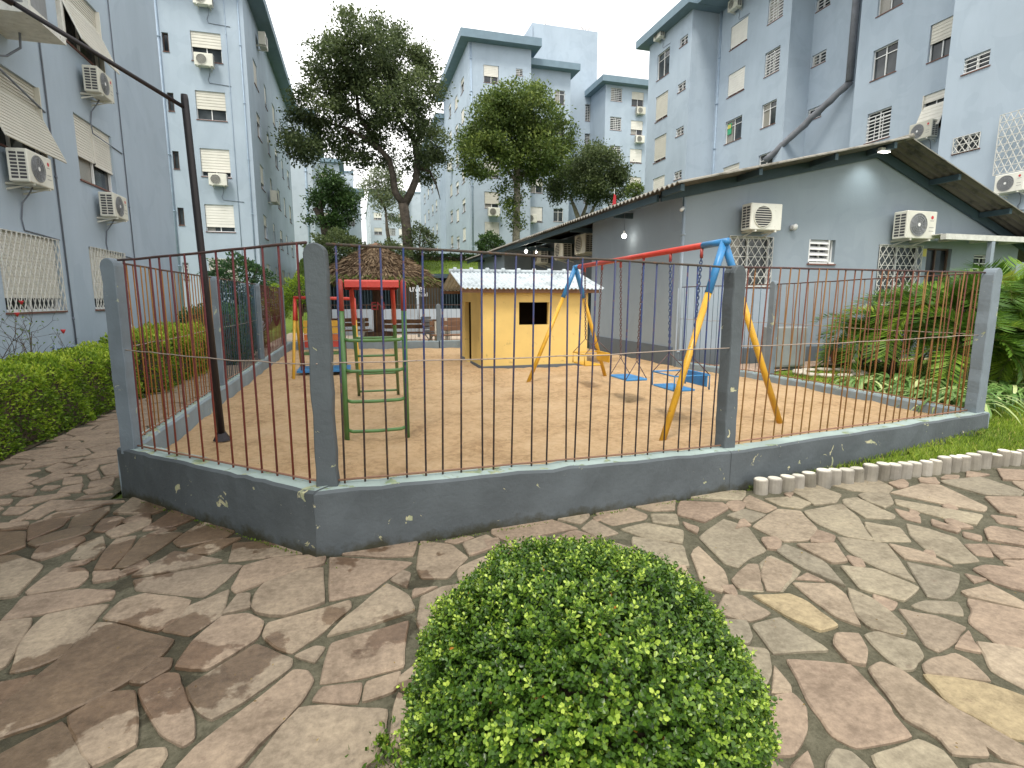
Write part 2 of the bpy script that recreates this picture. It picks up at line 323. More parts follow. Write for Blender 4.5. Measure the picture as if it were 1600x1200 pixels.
def leaf_mesh(name, P, D, Nn, L, Wd, tint, mat, parent=None, fine=False, origin=(0, 0, 0)):
    n = len(P); P = np.asarray(P)-np.asarray(origin); D = D/np.linalg.norm(D, axis=1)[:, None]
    Sd = np.cross(D, Nn); Sd /= (np.linalg.norm(Sd, axis=1)[:, None]+1e-9); Up = np.cross(Sd, D)
    L = np.broadcast_to(np.asarray(L, float), (n,))[:, None]; Wd = np.broadcast_to(np.asarray(Wd, float), (n,))[:, None]
    if fine:
        cols = [P, P+D*L*.35-Sd*Wd*.38+Up*Wd*.12, P+D*L*.72-Sd*Wd*.5+Up*Wd*.16, P+D*L, P+D*L*.72+Sd*Wd*.5+Up*Wd*.16, P+D*L*.35+Sd*Wd*.38+Up*Wd*.12]; k = 6
        tf = np.array([[0, 3, 2, 1], [0, 5, 4, 3]])
    else:
        cols = [P, P+D*L*.5-Sd*Wd*.5+Up*Wd*.15, P+D*L, P+D*L*.5+Sd*Wd*.5+Up*Wd*.15]; k = 4; tf = np.array([[0, 2, 1], [0, 3, 2]])
    V = np.stack(cols, 1).reshape(-1, 3); base = (np.arange(n)*k)[:, None, None]; Fc = (base+tf[None]).reshape(-1); q = tf.shape[1]
    me = bpy.data.meshes.new(name); me.vertices.add(len(V)); me.vertices.foreach_set('co', V.ravel()); nf = n*2
    me.loops.add(len(Fc)); me.loops.foreach_set('vertex_index', Fc.astype(np.int32)); me.polygons.add(nf)
    me.polygons.foreach_set('loop_start', (np.arange(nf)*q).astype(np.int32))
    me.polygons.foreach_set('loop_total', np.full(nf, q, np.int32)); me.update(calc_edges=True)
    at_ = me.attributes.new('tint', 'FLOAT', 'POINT'); at_.data.foreach_set('value', np.repeat(np.clip(tint, 0, 1), k).astype(np.float32))
    me.materials.append(M[mat]); o = bpy.data.objects.new(name, me); C.objects.link(o)
    if parent: o.parent = parent
    else: o.location = origin
    return o
def unit(n):
    v = rng.normal(size=(n, 3)); return v/np.linalg.norm(v, axis=1)[:, None]

# ------------------------------------------------------------------ ground
def sheet(name, f, a0, a1, b0, b1, na, nb, mat, kind='structure'):
    mb = MB(); mb.smooth = True
    A = np.linspace(a0, a1, na); B = np.linspace(b0, b1, nb)
    mb.add([(a, b, f(a, b)) for b in B for a in A], [[j*na+i, j*na+i+1, (j+1)*na+i+1, (j+1)*na+i] for j in range(nb-1) for i in range(na-1)])
    o = mb.build(name, mat); tag(o, kind=kind); return o
def sm(t): t = max(0, min(1, t)); return t*t*(3-2*t)
def far_ground(a, b): return -.05 if b < 28 else -.05+4.25*sm((b-28)/8) if b < 45 else 4.2
def gnd(a, b):
    if b < 18: return -.05
    base = .1*sm((b-18)/3)-.05
    return base+(3.9*sm((b-27)/8) if a > -3.5 else 1.9*sm((b-27)/12))
sheet('ground', lambda a, b: -.12, -400, 400, -200, 800, 5, 5, 'soil')
sheet('terrain', gnd, -40, 60, -6, 150, 101, 261, 'bank')
# sand of the playground
def sandz(a, b):
    return .2+.006*sin(a*3.1+b*1.7)+.008*sin(a*7.3-b*5.1)+.006*sin(b*9.7+a*2.2)
mb = MB(); mb.smooth = True
SP = [(-1.86, 5.1), (-.27, 3.52), (2.95, 3.84), (6.9, 4.5), (6.85, 8.0), (6.45, 10.1), (6.45, 16.2), (2.3, 16.0), (-1.9, 16.6)]
def inpoly(x, y, P):
    c = False; j = len(P)-1
    for i in range(len(P)):
        if (P[i][1] > y) != (P[j][1] > y) and x < (P[j][0]-P[i][0])*(y-P[i][1])/(P[j][1]-P[i][1])+P[i][0]: c = not c
        j = i
    return c
fp = [(random.uniform(-1.5, 6), random.uniform(4.2, 11), random.uniform(.05, .11), random.uniform(.012, .042)) for _ in range(1300)]
na, nb = 150, 210; A_ = np.linspace(-1.95, 6.95, na); B_ = np.linspace(3.5, 16.7, nb); ZZ = np.array([[sandz(a, b) for a in A_] for b in B_])
ZZ += rng.normal(0, .003, ZZ.shape)
fp += [(3.66, 5.6, .32, .05), (3.6, 6.9, .3, .05), (3.66, 8.15, .3, .045), (.16, 5.25, .25, .035), (.25, 8.4, .25, .03), (2.1, 12.1, .3, .03), (-.6, 11, .4, .04)]
for x, y, r, d in fp:
    dd = (A_[None]-x)**2+(B_[:, None]-y)**2; ZZ += d*(-np.exp(-dd/r**2)+.45*np.exp(-dd/(r*1.8)**2))
vid = {}; vs = []; fs = []
for j in range(nb-1):
    for i in range(na-1):
        if inpoly((A_[i]+A_[i+1])/2, (B_[j]+B_[j+1])/2, SP):
            q = []
            for jj, ii in ((j, i), (j, i+1), (j+1, i+1), (j+1, i)):
                if (jj, ii) not in vid: vid[(jj, ii)] = len(vs); vs.append((A_[ii], B_[jj], ZZ[jj, ii]))
                q.append(vid[(jj, ii)])
            fs.append(q)
mb.add(vs, fs); tag(mb.build('sand', 'sand'), 'orange beige sand churned by feet filling the playground', kind='structure')

# ------------------------------------------------------------------ flagstone pavement
pave = MB(); pave.smooth = True
def pz(a, b): return -.014+.004*sin(a*5)*cos(b*4)
PA = np.linspace(-3.62, 9.2, 120); PB = np.linspace(.2, 17.2, 150)
def in_pave(a, b):
    if b < .55 or a < -3.5 or a > 9: return False
    if b > 4.9: return a < -2.02 and b < 17
    if a < -.27: return b < 3.52+(-.27-a)*(5.1-3.52)/(1.86-.27)-.14 if a > -1.95 else True
    if a < 3.0: return b < 3.52+(a+.27)*.1-.12
    return b < 3.58
vid = {}; vs = []; fs = []
for j in range(len(PB)-1):
    for i in range(len(PA)-1):
        a, b = (PA[i]+PA[i+1])/2, (PB[j]+PB[j+1])/2
        if in_pave(a, b-.1) or in_pave(a-.06, b-.12) or in_pave(a, b):
            q = []
            for jj, ii in ((j, i), (j, i+1), (j+1, i+1), (j+1, i)):
                if (jj, ii) not in vid: vid[(jj, ii)] = len(vs); vs.append((PA[ii], PB[jj], pz(PA[ii], PB[jj])))
                q.append(vid[(jj, ii)])
            fs.append(q)
pave.add(vs, fs); pavement = tag(pave.build('pavement', 'mortar'), 'crazy paving of irregular stone slabs set in mossy mortar', kind='structure')
def tr(ox, oy, s, L): return [[(ox+x/s, oy+y/s) for x, y in p] for p in L]
ST = []
ST += tr(0, 700, 4, [[(825,820),(1390,725),(1515,730),(1400,830),(1275,925),(850,880)],[(590,755),(650,640),(730,560),(850,540),(800,640),(690,750)],[(720,750),(880,560),(960,520),(1140,525),(960,650),(800,740)],
 [(440,690),(500,600),(640,545),(655,620),(590,695)],[(160,895),(250,820),(350,745),(530,745),(550,800),(490,855),(180,910)],[(580,835),(580,770),(750,760),(740,810)],[(0,1075),(140,925),(520,875),(720,885),(700,935),(300,1020)],
 [(640,1065),(760,950),(900,910),(1195,950),(1120,1060),(990,1140),(760,1085)],[(1010,1135),(1170,985),(1290,940),(1430,880),(1400,1000),(1380,1040),(1180,1165)],[(0,670),(90,665),(270,730),(100,920),(0,935)],
 [(585,515),(640,440),(740,420),(780,435),(700,500),(640,520)],[(425,500),(470,420),(690,360),(680,390),(575,480)],[(170,575),(180,480),(250,450),(440,435),(380,490)],[(-40,470),(180,455),(165,500),(0,512)],[(-60,525),(160,518),(155,610),(0,665)],
 [(100,440),(320,320),(460,320),(300,400),(240,440)],[(705,405),(830,310),(900,305),(1080,360),(960,405)],[(890,515),(1100,370),(1250,425),(1080,490)],[(1080,580),(1260,455),(1490,500),(1400,560),(1120,615)],[(821,800),(1090,645),(1390,700),(1000,780)],
 [(280,130),(370,90),(460,105),(320,150)],[(390,225),(400,185),(510,175),(510,215)],[(545,165),(610,140),(625,185),(570,195)],[(550,240),(560,210),(715,180),(700,225)],[(670,275),(730,225),(845,205),(850,265)],[(625,120),(720,95),(825,80),(835,150),(660,170)],
 [(590,340),(640,300),(790,285),(740,330)],[(355,280),(390,245),(520,220),(500,270)],[(0,320),(80,318),(60,345),(0,355)],[(10,410),(60,365),(210,360),(120,410)],[(400,85),(420,65),(530,55),(470,90)],[(70,295),(120,265),(230,255),(200,300)],[(250,260),(280,235),(380,235),(320,260)]])
ST += tr(0, 900, 4, [[(65,600),(150,370),(280,235),(500,190),(680,165),(560,310),(400,490),(200,570)],[(-60,290),(200,258),(140,380),(30,560),(-60,600)],[(-80,1030),(-60,870),(250,610),(440,460),(615,290),(700,295),(870,345),(1090,395),(1020,480),(800,650),(600,760),(300,900)],
 [(-60,680),(225,618),(120,730),(-60,840)],[(420,880),(680,730),(840,715),(858,890),(850,1050),(580,1185),(480,1030)],[(-60,1140),(390,900),(470,1040),(560,1190),(500,1300),(-60,1300)],[(805,660),(990,505),(1075,508),(1060,570),(900,665)],[(860,700),(1030,600),(1110,600),(1150,720),(1210,890),(1210,1010),(1150,1055),(1010,980),(900,800)],[(690,1200),(850,1075),(1030,1060),(1040,1110),(980,1200),(850,1290)]])
ST += [[(273,1041),(302,1000),(347,963),(387,958),(412,970),(402,996),(369,1017),(325,1044)],[(290,1074),(332,1048),(400,1006),(415,1012),(457,1030),(454,1042),(415,1070),(380,1095),(330,1123),(311,1111)]]
ST += tr(300, 840, 10/3, [[(190,120),(215,25),(420,10),(640,72),(450,90)],[(205,262),(265,145),(430,102),(700,85),(688,130),(520,175),(350,238),(225,285)],[(160,395),(240,292),(300,287),(303,360)],[(312,360),(330,292),(372,238),(560,168),(680,152),(688,332),(480,403),(340,388)],
 [(717,323),(717,98),(960,112),(1148,127),(1020,208),(930,278)],[(367,510),(388,447),(828,323),(828,360),(740,430),(680,488),(520,600),(440,573)],[(702,508),(780,432),(1020,238),(1128,300),(1163,370),(900,458)],[(1032,218),(1100,168),(1138,182),(1120,258)],[(1142,308),(1152,267),(1280,252)],
 [(532,613),(640,563),(693,567),(640,647)],[(667,757),(722,543),(1130,425),(1100,668),(850,728)],[(623,843),(672,777),(888,752),(868,853)],[(888,848),(907,747),(1090,693),(1060,788),(980,818)],[(0,1110),(540,682),(600,690),(633,740),(570,850),(230,1200),(150,1290),(-150,1290)],
 [(290,1210),(560,883),(700,872),(830,887),(1018,892),(1000,1040),(960,1140),(880,1200),(800,1280),(250,1280)],[(1030,1065),(1053,882),(1075,802),(1150,850),(1180,1100),(1100,1108)],[(722,75),(850,47),(1178,12),(1150,93),(980,98)],[(1192,12),(1350,32),(1438,100),(1330,208),(1192,208),(1172,160)],[(1412,22),(1600,2),(1600,38),(1452,88)]])
ST += tr(680, 740, 20/7, [[(122,310),(230,273),(298,310),(150,362)],[(252,232),(500,198),(638,242),(320,298),(252,265)],[(522,197),(688,168),(688,190),(650,222)],[(707,160),(850,142),(948,180),(938,198),(790,228),(742,208)],[(652,243),(700,203),(818,265),(730,283)],[(828,245),(940,218),(1108,252),(1103,308),(950,288)],
 [(878,283),(1108,323),(1133,413),(1030,398),(880,320)],[(862,135),(1078,103),(1068,160),(960,163)],[(962,177),(1078,178),(1088,223),(970,213)],[(1083,180),(1092,123),(1288,132),(1308,155),(1200,213)],[(1103,212),(1178,237),(1168,263),(1122,238)],[(1122,105),(1260,73),(1388,78),(1368,118)],
 [(1178,280),(1290,198),(1398,237),(1477,340),(1400,372),(1350,417),(1292,398)],[(1143,360),(1170,323),(1288,430),(1307,490),(1280,527),(1192,498)],[(1323,475),(1400,403),(1438,403),(1462,522),(1350,508)],[(1453,450),(1483,368),(1597,407),(1587,460),(1540,522),(1482,522)],[(1373,120),(1400,93),(1527,150),(1478,172),(1390,148)],[(1303,185),(1380,158),(1477,182),(1410,218)]])
ST += tr(1100, 560, 3.2, [[(243,838),(370,753),(480,763),(567,850),(520,907),(400,912)],[(498,762),(690,728),(768,790),(847,907),(700,882),(560,820)],[(533,880),(562,853),(657,882),(648,912),(533,912)],[(418,650),(560,633),(687,680),(660,718),(552,728)],[(303,700),(450,688),(537,720),(480,748),(380,733)],
 [(693,702),(760,693),(957,782),(948,798),(810,793),(702,728)],[(623,625),(870,603),(947,640),(920,672),(740,658)],[(933,670),(1090,623),(1180,628),(1417,740),(1400,762),(1130,712)],[(950,703),(1397,782),(1360,828),(1200,798),(962,728)],[(803,812),(980,842),(1037,912),(852,912)],[(1013,822),(1120,847),(1260,892),(1377,1010),(1250,1022),(1102,948),(1032,880)],
 [(953,747),(1078,782),(1083,818),(1002,798)],[(1133,802),(1287,852),(1268,868),(1142,830)],[(1293,862),(1388,882),(1388,908),(1302,888)],[(1303,922),(1408,923),(1447,988),(1362,978)],[(1413,927),(1620,953),(1620,995),(1482,998)],[(1403,852),(1440,838),(1620,873),(1620,935),(1422,903)],[(1433,777),(1620,803),(1620,838),(1472,818)],[(1403,692),(1620,692),(1620,790),(1482,768)],
 [(1183,612),(1380,593),(1600,662),(1580,687),(1402,678),(1202,623)],[(663,887),(918,922),(968,990),(1057,1112),(860,1038),(722,958)],[(463,927),(658,922),(717,1010),(642,1018)],[(363,960),(400,928),(598,1012),(707,1137),(482,1038)],[(923,927),(1080,962),(1245,1038),(1002,998)],[(683,1032),(860,1052),(1077,1142),(1000,1207),(782,1148)],[(1013,1012),(1278,1072),(1248,1168),(1200,1197),(1122,1188)],
 [(1303,1072),(1418,1100),(1350,1118)],[(1343,1052),(1400,1033),(1620,1053),(1620,1165),(1452,1118)]])
ST += tr(1120, 840, 10/3, [[(83,210),(190,128),(242,278),(120,268)],[(223,130),(280,88),(437,165),(340,277),(262,268)],[(408,210),(470,178),(567,222)],[(393,232),(600,238),(668,290),(747,457),(620,408),(482,308)],[(188,300),(380,293),(470,332),(632,455),(540,482),(372,408)],[(683,262),(800,313),(900,382),(987,470),(978,507),(800,468),(722,400)],
 [(1013,350),(1080,323),(1258,333),(1287,402),(1100,378)],[(948,362),(1150,403),(1297,460),(1240,538),(1150,587),(1092,558)],[(1243,570),(1312,483),(1377,598)],[(1303,313),(1640,385),(1640,570),(1470,557),(1312,438),(1333,380)],[(1273,280),(1420,243),(1640,360),(1640,375),(1302,298)],[(1353,533),(1640,580),(1640,800),(1432,688)],
 [(1073,658),(1120,623),(1250,598),(1330,642),(1432,738),(1082,698)],[(768,500),(830,483),(1040,543),(1077,610),(1020,677),(960,677),(872,610)],[(608,550),(622,493),(740,498),(782,580),(773,657),(682,638)],[(183,450),(330,413),(440,492),(582,580),(292,598)],[(43,292),(130,298),(282,390),(180,428),(112,418),(0,380)],
 [(1073,707),(1400,752),(1640,835),(1640,1050),(1540,1037),(1202,850)],[(788,680),(850,643),(950,682),(1200,862),(1517,1040),(1640,1110),(1640,1190),(1480,1140),(1402,1083),(1417,1128),(1222,1118),(1152,1028),(982,938),(902,830)],[(363,627),(698,657),(898,870),(912,910),(1017,1030),(900,1057),(720,1087),(602,1028),(482,860)],
 [(302,662),(380,762),(387,803),(290,808)],[(293,822),(398,808),(462,880),(467,1000),(400,1127),(290,1132),(250,1000)],[(803,1132),(1060,1043),(1178,1100),(1258,1200),(1258,1290),(900,1290)],[(573,1170),(622,1098),(698,1112),(798,1200),(700,1300),(570,1290)],[(383,1190),(478,1103),(510,1220),(450,1290)],[(1320,1180),(1420,1165),(1600,1190),(1600,1290),(1340,1290)]])
polys = []
for p in ST:
    q = [at(x, y, z=0)[:2] for x, y in p]
    cx = sum(x for x, _ in q)/len(q); cy = sum(y for _, y in q)/len(q)
    if in_pave(cx, cy+.05) or in_pave(cx, cy): polys.append(q)
blockers = []
for q in polys:
    for i in range(len(q)):
        (x0, y0), (x1, y1) = q[i], q[(i+1) % len(q)]; n = max(1, int(math.hypot(x1-x0, y1-y0)/.07))
        blockers += [(x0+(x1-x0)*k/n, y0+(y1-y0)*k/n) for k in range(n)]
    cx = sum(x for x, _ in q)/len(q); cy = sum(y for _, y in q)/len(q); blockers += [(cx+(x-cx)*.5, cy+(y-cy)*.5) for x, y in q]+[(cx, cy)]
BL = np.array(blockers)
WU = (cos(radians(38)), sin(radians(38))); WK = .66
def warp(a, b): u = a*WU[0]+b*WU[1]; v = -a*WU[1]+b*WU[0]; u *= WK; return (u*WU[0]-v*WU[1], u*WU[1]+v*WU[0])
def unwarp(a, b): u = a*WU[0]+b*WU[1]; v = -a*WU[1]+b*WU[0]; u /= WK; return (u*WU[0]-v*WU[1], u*WU[1]+v*WU[0])
BLW = np.array([warp(a, b) for a, b in blockers]); rads = []
seeds = []; srad = []
for _ in range(26000):
    a = random.uniform(-3.5, 9); b = random.uniform(.55, 17) if random.random() < .75 else random.uniform(.55, 4)
    if not in_pave(a, b): continue
    r = (.30 if (a > -1.6 and b < 4) else .225 if b < 9 else .28)*random.choice((.55, .8, 1, 1.2, 1.35)); wa = warp(a, b)
    if any(inpoly(a, b, q) for q in polys): continue
    if np.min((BLW[:, 0]-wa[0])**2+(BLW[:, 1]-wa[1])**2) < (r*.22)**2: continue
    if seeds and np.min(np.sum((np.array(seeds)-wa)**2, 1)-((np.array(srad)+r)/2)**2) < 0: continue
    seeds.append(wa); srad.append(r)
SD = np.array(seeds); ALL = np.vstack([SD, BLW]); nsd = len(SD)
def clip(P, nx, ny, c):       # keep nx*x+ny*y<=c
    out = []
    for i in range(len(P)):
        p, q = P[i], P[(i+1) % len(P)]; dp = nx*p[0]+ny*p[1]-c; dq = nx*q[0]+ny*q[1]-c
        if dp <= 0: out.append(p)
        if dp*dq < 0: t = dp/(dp-dq); out.append((p[0]+(q[0]-p[0])*t, p[1]+(q[1]-p[1])*t))
    return out
def area(P): return .5*sum(P[i][0]*P[(i+1) % len(P)][1]-P[(i+1) % len(P)][0]*P[i][1] for i in range(len(P)))
cells = []
for s in SD:
    P = [(s[0]-.45, s[1]-.45), (s[0]+.45, s[1]-.45), (s[0]+.45, s[1]+.45), (s[0]-.45, s[1]+.45)]
    d = np.sum((ALL-s)**2, 1); idx = np.argsort(d)[1:60]
    for k in idx:
        if d[k] > 1 or len(P) < 3: break
        n = ALL[k]-s; g = .012+.5*math.sqrt(d[k])*.0; L = math.sqrt(d[k]); f_ = .5 if k < nsd else 1-min(.5, .013/L); c = n[0]*(s[0]+n[0]*f_)+n[1]*(s[1]+n[1]*f_)-L*(.008 if k < nsd else 0)
        P = clip(P, n[0], n[1], c)
    if len(P) >= 3:
        P = [unwarp(*p) for p in P]; s = unwarp(*s); P2 = []
        for x, y in P:      # keep inside the paving outline
            t = 1.0
            while t > .05 and not in_pave(s[0]+(x-s[0])*t, s[1]+(y-s[1])*t): t -= .06
            P2.append((s[0]+(x-s[0])*t, s[1]+(y-s[1])*t))
        if abs(area(P2)) > .004: cells.append(P2)
def rough_outline(q, traced):
    if area(q) < 0: q = q[::-1]
    if traced:
        n = len(q); gx = []
        for i in range(n):
            p0, p, p1 = q[i-1], q[i], q[(i+1) % n]; dx, dy = p1[0]-p0[0], p1[1]-p0[1]; l = math.hypot(dx, dy)+1e-6; gx.append((p[0]+dy/l*.006, p[1]-dx/l*.006))
        q = gx
    out = []
    for i in range(len(q)):
        p0, p, p1 = q[i-1], q[i], q[(i+1) % len(q)]
        for w, o in ((.16, p0), (0, None), (.16, p1)):
            if o is None:
                mx_, my_ = (p0[0]+p1[0])/2-p[0], (p0[1]+p1[1])/2-p[1]; l_ = math.hypot(mx_, my_)+1e-6; g_ = min(.006, l_*.1); out.append((p[0]+mx_/l_*g_, p[1]+my_/l_*g_)); continue
            L = math.hypot(o[0]-p[0], o[1]-p[1]); k = min(.25, .03/max(L, 1e-4)); out.append((p[0]+(o[0]-p[0])*k, p[1]+(o[1]-p[1])*k))
        L = math.hypot(p1[0]-p[0], p1[1]-p[1])
        if L > .14:
            for t in ((.5,) if L < .3 else (.33, .67)):
                j = random.gauss(0, .0035); nx, ny = (p1[1]-p[1])/L, -(p1[0]-p[0])/L; out.append((p[0]+(p1[0]-p[0])*t+nx*j, p[1]+(p1[1]-p[1])*t+ny*j))
    return out
def stone_mb(mb, P, top, tilt):
    n = len(P); cx = sum(p[0] for p in P)/n; cy = sum(p[1] for p in P)/n
    z = lambda x, y: top+(x-cx)*tilt[0]+(y-cy)*tilt[1]
    inner = []
    for x, y in P:
        L = math.hypot(x-cx, y-cy)+1e-6; k = max(.5, 1-.008/L); inner.append((cx+(x-cx)*k, cy+(y-cy)*k))
    vs = [(x, y, z(x, y)) for x, y in inner]+[(x, y, z(x, y)-.006) for x, y in P]+[(x, y, -.03) for x, y in P]
    fs = [list(range(n))]+[[n+i, n+(i+1) % n, (i+1) % n, i] for i in range(n)]+[[2*n+i, 2*n+(i+1) % n, n+(i+1) % n, n+i] for i in range(n)]
    mb.add(vs, fs); return (cx, cy)
allst = [(q, 1) for q in polys]+[(q, 0) for q in cells]
def show(q):
    cx = sum(p[0] for p in q)/len(q); cy = sum(p[1] for p in q)/len(q); return abs(area(q))/(cx*cx+cy*cy)**1.5*(1 if cy > 1.0 or abs(cx) > 1.5 else .05)
allst.sort(key=lambda t: -show(t[0])); rest = MB()
for k, (q, t) in enumerate(allst):
    P = rough_outline(q, t); top = random.uniform(-.003, .007); tl = (random.gauss(0, .006), random.gauss(0, .006))
    if k < 295:
        mb = MB(); c = stone_mb(mb, P, top, tl); cx, cy = c
        mt = 'flagstone'
        if cx > 1.2 and random.random() < .55: mt = 'flagstone_grey'
        if (t and abs(cx-at(1240, 955, z=0)[0]) < .12 and abs(cy-at(1240, 955, z=0)[1]) < .12) or random.random() < .012: mt = 'flagstone_ochre'
        o = mb.build('flagstone', mt, None, (cx, cy, 0)); o.parent = pavement
    else: stone_mb(rest, P, top, tl)
if rest.v: o = rest.build('flagstone_infill', 'flagstone', pavement); tag(o, kind='stuff')

# ------------------------------------------------------------------ low wall and curbs
def wall_seg(p0, p1, z0, z1, t, base, nseg=16, top_mat=1, jag=.006):
    """painted wall from p0 to p1 (outer face), t thick inwards (left of direction), z0/z1 top heights"""
    mb = MB(); d = Vector((p1[0]-p0[0], p1[1]-p0[1], 0)); L = d.length; d /= L; n = Vector((-d.y, d.x, 0)); mb.smooth = False
    rings = []
    for i in range(nseg+1):
        s = L*i/nseg; c = Vector((p0[0], p0[1], 0))+d*s; zt = z0+(z1-z0)*i/nseg+random.gauss(0, jag*.6); w = [random.gauss(0, jag*.5) for _ in range(4)]
        rings.append([c+n*(w[0])+Vector((0, 0, base)), c+n*w[1]+Vector((0, 0, (zt+base)*.5)), c+n*w[2]+Vector((0, 0, zt-.018)), c+n*(w[2]+.018)+Vector((0, 0, zt)),
                      c+n*(t-.018)+Vector((0, 0, zt+.004)), c+n*(t+w[3])+Vector((0, 0, zt-.018)), c+n*t+Vector((0, 0, base))])
    m = 7
    for i in range(nseg):
        A, B = rings[i], rings[i+1]
        for k in range(m-1):
            mb.mi = top_mat if k in (3,) else 0; mb.quad(A[k], B[k], B[k+1], A[k+1])
    mb.mi = 0; mb.add(rings[0], [list(range(m))]); mb.add(rings[-1], [list(range(m))[::-1]])
    return mb
low = empty('low_wall', (1.5, 3.7, 0), 'low blue grey painted wall with chipped paint running round the sand playground', 'wall')
Q1, Q2, Q3, Q4, Q5 = (-1.94, 5.06), (-.30, 3.42), (2.97, 3.74), (7.0, 4.42), (6.97, 8.0)
def off(p, q, r, t=.16): pass
for nm, a, b, z0, z1, t, base, mt in (('wall_section', Q1, Q2, .40, .43, .17, -.05, 'wall_blue'), ('wall_section', Q2, Q3, .43, .345, .17, -.05, 'wall_blue'), ('wall_section', Q3, Q4, .345, .31, .17, -.05, 'wall_blue'),
    ('curb', Q4, (6.95, 8.0), .31, .31, .15, -.05, 'curb_blue'), ('curb', (6.95, 8.0), (6.6, 10.07), .31, .32, .15, -.05, 'curb_blue'), ('curb', (6.4, 16.2), (2.3, 15.95), .42, .42, .15, -.05, 'curb_blue'),
    ('curb', (2.3, 15.95), (-1.9, 16.75), .42, .42, .15, -.05, 'curb_blue'), ('curb', (-1.97, 16.7), Q1, .42, .40, .15, -.05, 'curb_blue')):
    wpart(wall_seg(a, b, z0, z1, t, base, 24 if 'section' in nm else 40), nm, [mt, 'wall_top'], low)

# ------------------------------------------------------------------ concrete fence posts
post_paint('post_pale', (.16, .195, .225), (.4, .42, .36), .64)
def post(a, b, z0, z1, w, ang, label, t=.11, pale=False):
    pale = pale or b > 4.4
    o = empty('concrete_post', (a, b, z0), label, 'fence post', 'concrete posts of the playground fence', rz=ang)
    mb = MB(); mb.smooth = False; H = z1-z0; prof = []
    for i in range(13): prof.append((0, H*.93*i/12))
    rows = [(-w/2+random.gauss(0, .0035), z) for _, z in prof]; arc = [(-w/2*cos(pi*k/8), H*.93+sin(pi*k/8)*w*.5) for k in range(1, 8)]; rows2 = [(w/2+random.gauss(0, .0035), z) for _, z in prof][::-1]
    out = rows+arc+rows2; n = len(out)
    ins = [(x*(1-.10) if abs(x) > .01 else x, z-(.006 if z > H*.9 else 0)) for x, z in out]
    vs = [(x, -t/2, z) for x, z in ins]+[(x, -t/2+.008, z) for x, z in out]+[(x, t/2-.008, z) for x, z in out]+[(x, t/2, z) for x, z in ins]
    fs = [list(range(n))[::-1], [3*n+i for i in range(n)]]
    for k in range(3):
        fs += [[k*n+i, k*n+(i+1) % n, (k+1)*n+(i+1) % n, (k+1)*n+i] for i in range(n)]
    mb.add(vs, fs); s = mb.build('shaft', 'post_pale' if pale else 'wall_blue', o)
    return o
post(-1.82, 5.02, .36, 1.97, .125, radians(-20), 'weathered grey concrete post at the left front corner beside the flagstone path', .10)
post(-.22, 3.56, .40, 1.985, .125, radians(-8), 'tall rounded concrete post at the front corner of the playground wall')
post(3.02, 3.90, .33, 1.93, .125, radians(8), 'rounded concrete post between the centre railing and right railing of the playground', .12)
post(6.86, 4.50, .28, 1.99, .16, radians(8), 'grey concrete post at the right end of the playground beside the strappy plants', .13)
post(6.90, 7.85, .28, 1.97, .13, radians(90), 'grey concrete post on the far curb before the hall gable wall', .12)
post(-1.88, 8.45, .38, 1.97, .12, radians(90), 'pale concrete post on the left curb nearest the left front corner'); post(-1.88, 11.9, .4, 1.97, .12, radians(90), 'concrete post in the middle of the left playground curb')
post(-1.88, 15.6, .4, 1.97, .12, radians(90), 'concrete post at the far end of the left playground curb'); post(2.3, 15.95, .4, 1.5, .12, 0, 'low concrete post on the back curb of the playground')

# ------------------------------------------------------------------ railings
bar_cache = {}
def railing(p0, p1, zt, zb, n, mat, label, lean=0, r=.0065, wire=True, railmat='rail_rust', jit=.012):
    P0 = Vector((p0[0], p0[1], 0)); P1 = Vector((p1[0], p1[1], 0)); d = P1-P0; L = d.length; ang = math.atan2(d.y, d.x)
    R = empty('metal_railing', (p0[0], p0[1], zb[0]), label, 'railing', 'metal bar railings round the playground', rz=ang)
    z0 = zb[0]
    mb = MB(); mb.smooth = True
    pts = [(L*i/8, 0, zt[0]+(zt[1]-zt[0])*i/8-z0+random.gauss(0, .002)) for i in range(9)]; mb.tube(pts, .009, 6); mb.build('top_rail', railmat, R)
    mb = MB(); mb.smooth = True; mb.tube([(L*i/8, 0, .012+(zb[1]-zb[0])*i/8+.012) for i in range(9)], .008, 6); mb.build('bottom_rail', railmat, R)
    if wire:
        mb = MB(); mb.smooth = True; zm = 1.21-z0; mb.tube([(-.05+(L+.1)*i/16, -.014, zm-.015*sin(pi*i/16)+random.gauss(0, .003)) for i in range(17)], .0045, 5); mb.build('tie_wire', 'wire', R)
    base = None; ln = 0
    for i in range(n):
        s = L*(i+.5)/n+random.gauss(0, jit); f = s/L; zt_ = zt[0]+(zt[1]-zt[0])*f; zb_ = zb[0]+(zb[1]-zb[0])*f; h = zt_-zb_
        if base is None:
            mb = MB(); mb.smooth = True; mb.tube([(0, 0, 0), (0, 0, .5), (0, 0, 1)], r*.95, 6); base = mb.build('bar', mat, R)
            o = base
        else: o = inst(base, R)
        dx = -lean*h+random.gauss(0, .008)
        o.location = (s+dx, 0, zb_-z0); o.scale = (1, 1, math.hypot(h, dx)); o.rotation_euler = (random.gauss(0, .004), math.atan2(-dx, h), 0)
railing((-1.76, 4.98), (-.27, 3.55), (1.90, 1.94), (.40, .43), 13, 'bar_red', 'dark red bar railing at the left front beside the lamp post', 0, .0075)
railing((-.16, 3.54), (2.95, 3.86), (1.935, 1.86), (.43, .345), 24, 'bar_blue', 'long railing of navy blue bars across the front of the playground', .012, .007, True, 'rail_dark')
railing((3.09, 3.92), (6.78, 4.52), (1.87, 1.90), (.345, .31), 29, 'bar_rust', 'right front railing of rusty red brown bars before the garden', .045, .007)
